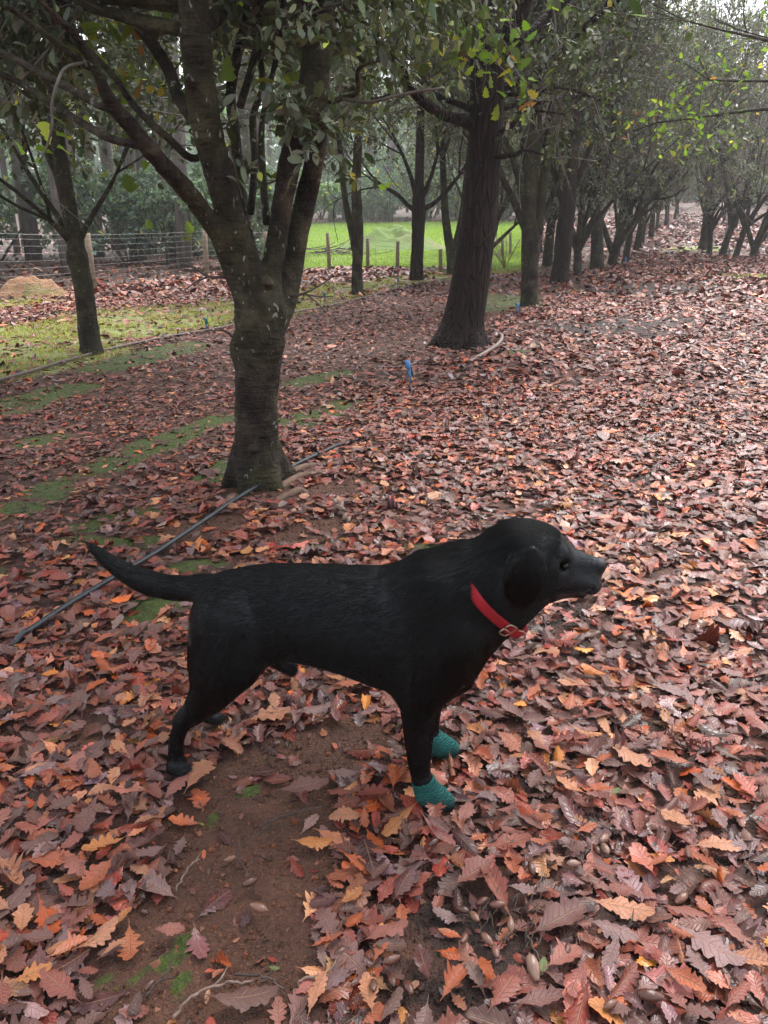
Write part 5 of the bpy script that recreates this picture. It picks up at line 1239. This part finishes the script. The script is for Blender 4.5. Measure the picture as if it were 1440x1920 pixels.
for k in range(len(pl) - 1):
    (a0, a1), (b0, b1) = pl[k], pl[k + 1]
    nrm_ = np.cross(b0 - a0, (0, 0, 1.)); nrm_ /= np.linalg.norm(nrm_); of = nrm_ * .062
    L = np.linalg.norm(b0 - a0); hw_ = np.array([.03, .14, .25, .36, .47, .58, .69, .80, .90, .97])
    for h in hw_: tb.add([a0 + (a1 - a0) * h + of - fb, (a0 + (a1 - a0) * h + b0 + (b1 - b0) * h) / 2 + of - fb - (0, 0, .012), b0 + (b1 - b0) * h + of - fb], .0020 if h < .95 else .0028, 4, cap=False)
    for s_ in np.arange(.3, L, .3):
        f_ = s_ / L; q0 = a0 + (b0 - a0) * f_; q1 = a1 + (b1 - a1) * f_; tb.add([q0 + (q1 - q0) * .03 + of - fb, q0 + (q1 - q0) * .8 + of - fb], .0015, 4, cap=False)
add('wire_mesh', tb.mesh('wire_mesh'), M_WIRE, fence)

# ------------------------------------------------------------------ irrigation pipes and sprinklers
M_PIPE = m_plain('black_polythene', (.020, .025, .030), .4, 25, .3, .001); M_PIPE2 = m_plain('brown_lit_polythene', (.13, .095, .08), .5, 25, .3, .001)  # second pipe: the light on it is put into its brown colour
def pipe(rows, r, m_, label, z=.018, name='irrigation_pipe'):
    P = spline([gpt(a, b, z + (c[0] if c else 0)) for a, b, *c in rows], 14 * len(rows)); o = P[len(P) // 2].copy()
    P[:, 2] = gz(P[:, 0], P[:, 1]) + np.interp(np.arange(len(P)), np.linspace(0, len(P) - 1, len(rows)), [z + (c[0] if c else 0) for _, _, *c in rows])
    tb = Tubes(); tb.add(P - o, r, 12); e = add(name, tb.mesh(name), m_, loc=o); return tag(e, label, 'pipe')
pipe([(-20, 1243, -.05), (45, 1203, .0), (60, 1195), (130, 1148), (200, 1107, .004), (250, 1075), (300, 1045), (390, 986, .006), (470, 930), (560, 880, .004), (630, 845), (690, 815, -.04)], .0095, M_PIPE, 'black irrigation pipe lying on the leaves behind the tail of the dog', .03)
pipe([(-80, 740), (0, 717), (100, 688), (200, 660), (300, 638), (440, 612), (540, 590), (640, 570), (760, 540), (865, 519), (930, 508)], .014, M_PIPE2, 'long brown irrigation pipe along the grass beside the slim leaning oak', .022)
pipe([(936, 626, -.02), (941, 636, .02), (937, 648, .02), (917, 663, .015), (880, 681, -.01)], .017, m_plain('pale_pipe', (.26, .19, .165), .55, 25, .3, .001), 'short curved pale pipe around the foot of the thick furrowed oak', .02)
M_BLUE = m_plain('blue_plastic', (.05, .22, .50), .4, 30, .2, 0); M_TEAL = m_plain('teal_plastic', (.02, .16, .17), .4, 30, .2, 0); M_BLK = m_plain('black_plastic', (.02, .02, .025), .4, 30, .2, 0)
def sprinkler(px, py, h, m_, label, lean):
    b = gpt(px, py); e = empty('sprinkler_stake', b, (0, lean, 0)); tag(e, label, 'sprinkler')
    tb = Tubes(); s_ = h / .18
    tb.add([(0, 0, -.04), (0, 0, .05 * s_), (0, 0, .10 * s_)], [.004, .008 * s_, .011 * s_], 8)
    tb.add([(0, 0, .10 * s_), (0, 0, .115 * s_), (0, 0, .16 * s_), (.002, 0, .172 * s_)], [.012 * s_, .019 * s_, .021 * s_, .012 * s_], 10)
    for k in range(4): tb.add([(.0, -.014 * s_, (.05 + .016 * k) * s_), (.0, .014 * s_, (.05 + .016 * k) * s_)], .003, 5)
    add('body', tb.mesh('body'), m_, e)
    tb = Tubes(); tb.add([(-.012 * s_, 0, .150 * s_), (-.034 * s_, 0, .168 * s_), (-.03 * s_, 0, .182 * s_)], [.010 * s_, .009 * s_, .005 * s_], 8); tb.add([(.022 * s_, 0, .12 * s_), (.022 * s_, 0, .03 * s_), (.03 * s_, 0, 0)], .005 * s_, 6)
    add('nozzle', tb.mesh('nozzle'), M_BLK, e)
sprinkler(772, 718, .19, M_BLUE, 'bright blue sprinkler stake in the leaves between the two big oaks', -.22)
sprinkler(972, 590, .16, M_BLUE, 'blue sprinkler stake at the foot of the upright stemmed oak', -.15)
sprinkler(388, 622, .16, M_TEAL, 'dark teal sprinkler stake by the brown pipe right of the slim leaning oak', 0)
sprinkler(608, 569, .17, M_TEAL, 'thin teal sprinkler stake by the brown pipe left of the slender forked oak', .05)
sprinkler(746, 538, .17, M_TEAL, 'distant dark sprinkler stake by the pipe left of the short brown trunk', 0)
sprinkler(1172, 497, .2, M_BLUE, 'tiny far blue sprinkler stake at the dark clump along the lane', 0)

# ------------------------------------------------------------------ mounds, red shrub, brush
def mound(px, py, rx, ry, h, label, m_, seed, name):
    b = gpt(px, py); n = 40; a = np.linspace(0, 2 * np.pi, 48, endpoint=False); rr = np.linspace(0, 1, n)
    X = rr[:, None] * np.cos(a)[None] * rx; Y = rr[:, None] * np.sin(a)[None] * ry
    Z = h * (1 - sst(0, 1, rr))[:, None] * (.35 + 1.3 * fbm(X * 2 / rx + 5, Y * 2 / ry + 5, seed, 3)) + .30 * h * (1 - rr[:, None]) * (fbm(X * 9 / rx, Y * 9 / ry, seed + 3, 3) - .5) + gz(X + b[0], Y + b[1]) - b[2] - .06 * rr[:, None] ** 4
    i = np.arange(n - 1)[:, None] * 48 + np.arange(48)[None]; j = np.arange(n - 1)[:, None] * 48 + (np.arange(48)[None] + 1) % 48
    o = add(name, build_mesh(name, np.stack([X, Y, Z], -1).reshape(-1, 3), quads=np.stack([i, i + 48, j + 48, j], -1).reshape(-1, 4)), m_, loc=b); return tag(o, label, 'mound')
def m_two(name, a, b, sc_, lo_, hi_):
    m, t, N = mat(name); n = N.noise(sc_, 5, .65, N.coord('Object')); n2 = N.noise(30, 3, .6, N.coord('Object'))
    c = N.mix(N.map(n, lo_, hi_, 0, 1), a, b); c = N.mix(N.map(n2, .3, .7, 0, .6), c, N.mix(1, c, (.45, .45, .42), 'MULTIPLY')); N.out(c, .8, N.bump(n2, .04, .9), .3); return m
mound(62, 556, .75, .5, .34, 'low heap of tan earth and rotting chips at the left edge by the fence', m_two('heap_earth', (.42, .23, .13), (.17, .19, .06), 2.2, .5, .68), 5, 'earth_mound')
mound(738, 452, 2.6, 2.4, .95, 'grassy green mound on the far side of the paddock', m_two('mound_turf', (.13, .21, .04), (.20, .15, .08), .8, .52, .75), 9, 'grassy_mound')
t = Tree(71); b = gpt(946, 504)
for k in range(11): t.limb(curve(t.g, b, (t.g.uniform(-.6, .6), t.g.uniform(-.6, .6), 1), t.g.uniform(.6, 1.), 7, .4, .1), np.linspace(.010, .003, 7), 5)
t.twigs(40, (.15, .35), .004, 0, .1, .1, .15, (.3, 1), 0, 1., 2)
e = t.done('small leafless pinkish shrub behind the thick furrowed oak by the paddock', (m_plain('red_stem', (.20, .085, .075), .6, 30, .3), bpy.data.materials['red_stem'], M_EVER), loc=b, origin=b, name='bare_shrub', cat='shrub'); e.children[0].name = 'stems'
b = gpt(648, 478); tb = Tubes()
for k in range(22): tb.add(curve(g, (g.uniform(-1.4, .3), g.uniform(-.4, .4), g.uniform(.02, .22)), (1, g.uniform(-.5, .5), g.uniform(-.25, .25)), g.uniform(.7, 1.5), 6, .5, 0), np.linspace(.022, .008, 6), 5)
tag(add('brush_pile', tb.mesh('brush_pile'), M_BARK_G, loc=b), 'grey pile of cut branches at the left end of the green paddock', 'brush pile')

# ------------------------------------------------------------------ grass
def grass(name, n, sampler, size, cols, label, seed):
    g = np.random.default_rng(seed); x, y = sampler(g, n); lv = Leaves(); n = len(x)
    D = g.standard_normal((n, 3)) * (.35, .35, .1) + (0, 0, 1.); C = np.array(cols)[g.integers(0, len(cols), n)] * np.exp(.2 * g.standard_normal((n, 1)))
    P = np.stack([x, y, gz(x, y) - .004], 1); S = size * np.exp(.3 * g.standard_normal(n)) * (1 + np.hypot(x, y) * .012)
    lv.add(P, D, S, C); m_ = lv.mesh(name, g, 3, .8, .28 if name != 'moss' else .6); V = np.zeros(len(m_.vertices) * 3, np.float32)
    o = add(name, m_, M_GRASS); return tag(o, label, 'grass', kind='stuff')
M_GRASS = m_leaf('grass_blade', (1, 1, 1), (1, 1, 1), .5, .3)
def s_lawn(g, n):
    x, y = wedge(g, n, 5.5, 20, R(48)); f = fields(x, y); k = (g.uniform(0, 1, len(x)) < f['grass'] * (fbm(x * 2.5, y * 2.5, 5, 3) > .42)) & (f['meadow'] < .3); return x[k], y[k]
def s_mead(g, n):
    x, y = wedge(g, n, 18.5, 52, R(11)); f = fields(x, y); k = g.uniform(0, 1, len(x)) < f['meadow']; return x[k], y[k]
def s_moss(g, n):
    x, y = wedge(g, n, .7, 7, R(36)); f = fields(x, y); k = g.uniform(0, 1, len(x)) < (f['moss'] > .33) * .9; return x[k], y[k]
grass('lawn_grass', 520000, s_lawn, .032, [(.24, .26, .06), (.32, .33, .08), (.40, .38, .13), (.42, .35, .18)], 'short yellow green grass beside the brown irrigation pipe', 1)
grass('paddock_grass', 260000, s_mead, .045, [(.20, .31, .07), (.27, .39, .09), (.32, .42, .12)], 'bright green mown grass of the paddock behind the fence', 2)
grass('moss', 900000, s_moss, .0085, [(.030, .040, .006), (.075, .092, .012), (.15, .165, .026)], 'dark green cushions of moss on the bare soil near the oak roots', 3)['category'] = 'moss'

# ------------------------------------------------------------------ acorns, twigs, stones
def acorn_mesh(seed):
    g = np.random.default_rng(seed); t = np.linspace(0, 1, 14); r = .24 * np.sin(np.pi * np.clip(t * .93 + .035, 0, 1)) ** .62; r[-1] = .012; r[-2] = .05; r[0] = .11
    tb = Tubes(); tb.add(np.stack([t - .5, 0 * t, 0 * t], 1), r, 14, wob=.008, rng=g); return tb.mesh('acorn')
def m_acorn():
    m, t, N = mat('acorn'); P = N.coord('Object', (.3, 1, 1)); n = N.noise(14, 3, .6, P); oi = N('ObjectInfo').outputs['Random']
    c = N.mix(N.map(n, .35, .65, 0, .5), N.ramp(oi, (0, (.055, .020, .014)), (.4, (.13, .05, .032)), (.75, (.22, .11, .075)), (1, (.30, .19, .14))), (.09, .035, .022)); N.out(c, .22, N.bump(n, .004, .3), .55); return m
M_ACORN = m_acorn(); AM = [acorn_mesh(k) for k in range(3)]
AC = [(997, 1838, 50, 100, 'upright reddish acorn beside the green leaf sliver at the bottom edge'), (1212, 1893, 48, 165, 'glossy brown acorn lying near the bottom edge right of the green leaf sliver'), (472, 1677, 34, 40, 'pinkish acorn at the left end of the cluster by the bare soil'), (488, 1727, 38, -20, 'pale split acorn half under a leaf at the right rim of the bare soil'), (434, 1621, 24, 20, 'small mauve acorn lying alone on the bare soil'), (284, 1858, 26, 60, 'small pink acorn above the pointed stone')]
for k, (px, py, L_, a_, lab) in enumerate(AC):
    o = add('acorn', AM[k % 3], M_ACORN, loc=gpt(px, py, .016 if k in (4, 5) else .034), rot=(k * 1.3, R(-18 if k == 0 else 5 * math.sin(k)), R(a_))); s_ = L_ * mpp(px, py, gpt(px, py)[1]); o.scale = (s_,) * 3; tag(o, lab, 'acorn')
for k, (px, py) in enumerate([(1082, 1893), (1130, 1592), (1117, 1608), (1132, 1612), (868, 1722), (930, 1718), (912, 1777), (956, 1757), (765, 1868), (733, 1822), (735, 1855), (1140, 1907), (870, 1775), (995, 1650), (1208, 1550), (888, 1740), (905, 1705), (1072, 1640), (928, 1800), (700, 1870), (640, 1800), (1060, 1805), (1275, 1700), (812, 1600)]):
    gk = np.random.default_rng(k); o = add('acorn', AM[k % 3], M_ACORN, loc=gpt(px, py, .022 + .008 * (k % 2)), rot=(gk.uniform(0, 6), gk.uniform(-.3, .3), gk.uniform(0, 6))); s_ = gk.uniform(.028, .038); o.scale = (s_,) * 3
    tag(o, 'brown acorn lying among leaves in and around the dark humus patch', 'acorn', 'acorns around the dark humus patch')
def twig(rows, r, label, m_=M_TWIG_D, z=.012, group=None, seed=0):
    P = spline([gpt(a, b, z) for a, b in rows], 6 * len(rows)); o = P.mean(0); gk = np.random.default_rng(seed); P = P + gk.standard_normal(P.shape) * r * .5; P[:, 2] += .012 * np.sin(np.linspace(0, 3.1, len(P)))
    tb = Tubes(); tb.add(P - o, np.linspace(r, r * .55, len(P)), 6, wob=.12, rng=gk)
    k = len(P) // 2; tb.add([P[k] - o, P[k] - o + (.012, .010, .006), P[k] - o + (.02, .03, .010)], [r * .6, r * .5, r * .3], 5)
    return tag(add('fallen_twig', tb.mesh('fallen_twig'), m_, loc=o), label, 'twig', group)
M_TW2 = m_plain('pale_dead_twig', (.20, .13, .10), .6, 60, .5)
for k, (rows, r, lab, mm) in enumerate([
    ([(325, 1918), (370, 1880), (430, 1862), (480, 1850)], .0035, 'long curved pale twig across the bare soil at the bottom edge', M_TW2), ([(440, 1838), (500, 1850), (535, 1868)], .003, 'short dark twig joining the curved twig at its right end', M_TWIG_D),
    ([(452, 1582), (450, 1625), (470, 1660), (480, 1680)], .0022, 'thin upright reddish twig lying down the middle of the bare soil', M_TWIG_D), ([(330, 1678), (355, 1645), (377, 1620)], .0022, 'thin straight twig at the left side of the bare soil', M_TW2),
    ([(487, 1558), (530, 1545), (590, 1530), (620, 1522)], .0028, 'slender dark twig on the soil behind the front paws', M_TWIG_D), ([(460, 1595), (490, 1577), (520, 1558)], .0020, 'fine twig pointing up from the upright reddish twig', M_TWIG_D),
    ([(275, 1880), (300, 1860), (328, 1842)], .0028, 'dark twig leaning past the pointed stone', M_TWIG_D), ([(560, 1850), (610, 1845), (660, 1855)], .003, 'pale twig among leaves right of the curved twig', M_TW2),
    ([(1135, 1770), (1170, 1755), (1200, 1735)], .003, 'brown twig right of the pale mauve lobed leaf', M_TWIG_D), ([(905, 1605), (930, 1590), (955, 1578)], .0028, 'dark straight twig above the humus patch', M_TWIG_D),
    ([(960, 1692), (1000, 1680), (1025, 1668)], .0026, 'fine pale twig at the right rim of the humus patch', M_TW2), ([(985, 1760), (1000, 1795), (1015, 1825)], .0026, 'twig running down from the humus patch toward the tall acorn', M_TWIG_D),
    ([(795, 1665), (825, 1650), (852, 1632)], .003, 'short dark twig left of the humus patch', M_TWIG_D), ([(15, 1335), (40, 1350), (55, 1370)], .003, 'little dark twig at the left edge behind the dog', M_TWIG_D),
    ([(1018, 1160), (1022, 1180), (1020, 1205)], .0035, 'small dark twig standing in litter below the chin of the dog', M_TWIG_D), ([(628, 945), (640, 965), (652, 985)], .016, 'thick pale bit of root lying in the leaves behind the dog', M_TW2)]):
    twig(rows, r, lab, mm, seed=k)
for k in range(26):
    gk = np.random.default_rng(200 + k); px, py = gk.uniform(840, 1010), gk.uniform(1660, 1820); a_ = gk.uniform(0, 6.28); L_ = gk.uniform(18, 40)
    twig([(px, py), (px + L_ * math.cos(a_) * .5, py + L_ * math.sin(a_) * .4), (px + L_ * math.cos(a_), py + L_ * math.sin(a_) * .9)], .0016, 'fine dark twig scrap in the dark humus patch', M_TWIG_D, .01, 'twig scraps in the dark humus patch', k)
def rock_mesh(name, seed, n=2):
    f_ = Field((-1.3,) * 3, (1.3,) * 3, .13); gk = np.random.default_rng(seed); f_.ell((0, 0, 0), (.95, .62, .5), 0)
    for _ in range(5): c = gk.standard_normal(3) * (.35, .25, .2); f_.ell(c, gk.uniform(.3, .6, 3), .15)
    v_, q_ = f_.nets(); v_ = v_ + (gk.standard_normal(v_.shape) * .012); return build_mesh(name, v_, quads=q_)
sp = gpt(257, 1890); f_ = Field((-1.3,) * 3, (1.3,) * 3, .1)
f_.cone((0, -.55, 0), (0, .35, .05), .52, .38, .1, (1, 1, 1.5)); f_.cone((0, .3, .0), (.0, .95, .0), .34, .10, .1, (1, 1, 1.4)); v_, q_ = f_.nets(); v_ = v_ + (.06 * (fbm(v_[:, 0] * 3 + 5, v_[:, 1] * 3 + v_[:, 2] * 2, 7, 3) - .5))[:, None]
o = add('stone', build_mesh('stone', v_, quads=q_), m_plain('pink_stone', (.20, .115, .095), .6, 5, .4, .05), loc=sp + (0, 0, .012)); o.scale = (.021,) * 3; tag(o, 'pointed pinkish stone on the mossy soil at the bottom edge', 'stone')
M_PEB = m_plain('orange_pebble', (.30, .10, .045), .65, 1.5, .5, .05); RK = [rock_mesh('pebble', k) for k in range(4)]
gk = np.random.default_rng(31); n_p = 0
while n_p < 110:
    px, py = gk.uniform(300, 620), gk.uniform(1380, 1900); p = gpt(px, py)
    if fields(np.array([p[0]]), np.array([p[1]]))['soil'][0] < .35: continue
    o = add('pebble', RK[n_p % 4], M_PEB, loc=p + (0, 0, .002), rot=tuple(gk.uniform(0, 6, 3))); s_ = .0022 + .006 * gk.uniform() ** 3; o.scale = (s_,) * 3; tag(o, 'tiny orange pebble on the bare soil between the paws and the bottom edge', 'pebble', 'orange pebbles on the bare soil'); n_p += 1

gk = np.random.default_rng(41); x, y = wedge(gk, 110000, .6, 4.2, R(34)); f = fields(x, y); k_ = gk.uniform(0, 1, len(x)) < np.maximum(f['soil'] * .75, f['humus'] * .8); x, y = x[k_], y[k_]; hum = f['humus'][k_]; n = len(x)
oc = np.array([(1, 0, 0), (-1, 0, 0), (0, 1, 0), (0, -1, 0), (0, 0, 1), (0, 0, -1)], float); of_ = np.array([(0, 2, 4), (2, 1, 4), (1, 3, 4), (3, 0, 4), (2, 0, 5), (1, 2, 5), (3, 1, 5), (0, 3, 5)])
S_ = .0019 * np.exp(.6 * gk.standard_normal(n)); V = np.stack([x, y, gz(x, y) + S_ * .3], 1)[:, None] + S_[:, None, None] * (oc[None] * gk.uniform(.5, 1.3, (n, 6, 1)) + .25 * gk.standard_normal((n, 6, 3)))
Cc = np.array([(.10, .045, .028), (.16, .07, .042), (.07, .035, .024), (.24, .09, .045)])[gk.choice(4, n, p=[.45, .3, .2, .05])] * np.exp(.25 * gk.standard_normal((n, 1))); Cc[hum > .5] *= .3
m, t, N = mat('soil_crumb'); N.out(N.attr('tint'), .75, None, .3)
tag(add('soil_crumbs', build_mesh('soil_crumbs', V.reshape(-1, 3), tris=(of_[None] + 6 * np.arange(n)[:, None, None]).reshape(-1, 3), colr=np.repeat(Cc, 6, 0), smooth=False), m), 'fine crumbs of earth and humus scattered on the bare soil patches', 'soil crumbs', kind='stuff')

# ------------------------------------------------------------------ misty air
HAZE = 0.0016
if HAZE:
    m, t, N = mat('haze'); pv = N('VolumePrincipled'); pv.inputs['Color'].default_value = (.93, .96, .97, 1); pv.inputs['Density'].default_value = HAZE; pv.inputs['Anisotropy'].default_value = .2
    o = N('OutputMaterial'); t.links.new(pv.outputs[0], o.inputs['Volume'])
    x0, x1, y0, y1, z0, z1 = -345, 345, -60, 450, -3, 30
    V = [(x, y, z) for x in (x0, x1) for y in (y0, y1) for z in (z0, z1)]; Q = [(0, 1, 3, 2), (4, 6, 7, 5), (0, 4, 5, 1), (2, 3, 7, 6), (0, 2, 6, 4), (1, 5, 7, 3)]
    tag(add('haze', build_mesh('haze', V, quads=Q, smooth=False), m), 'thin mist in the air among the far trees', 'haze', kind='stuff')
print('all', time.time() - T0)
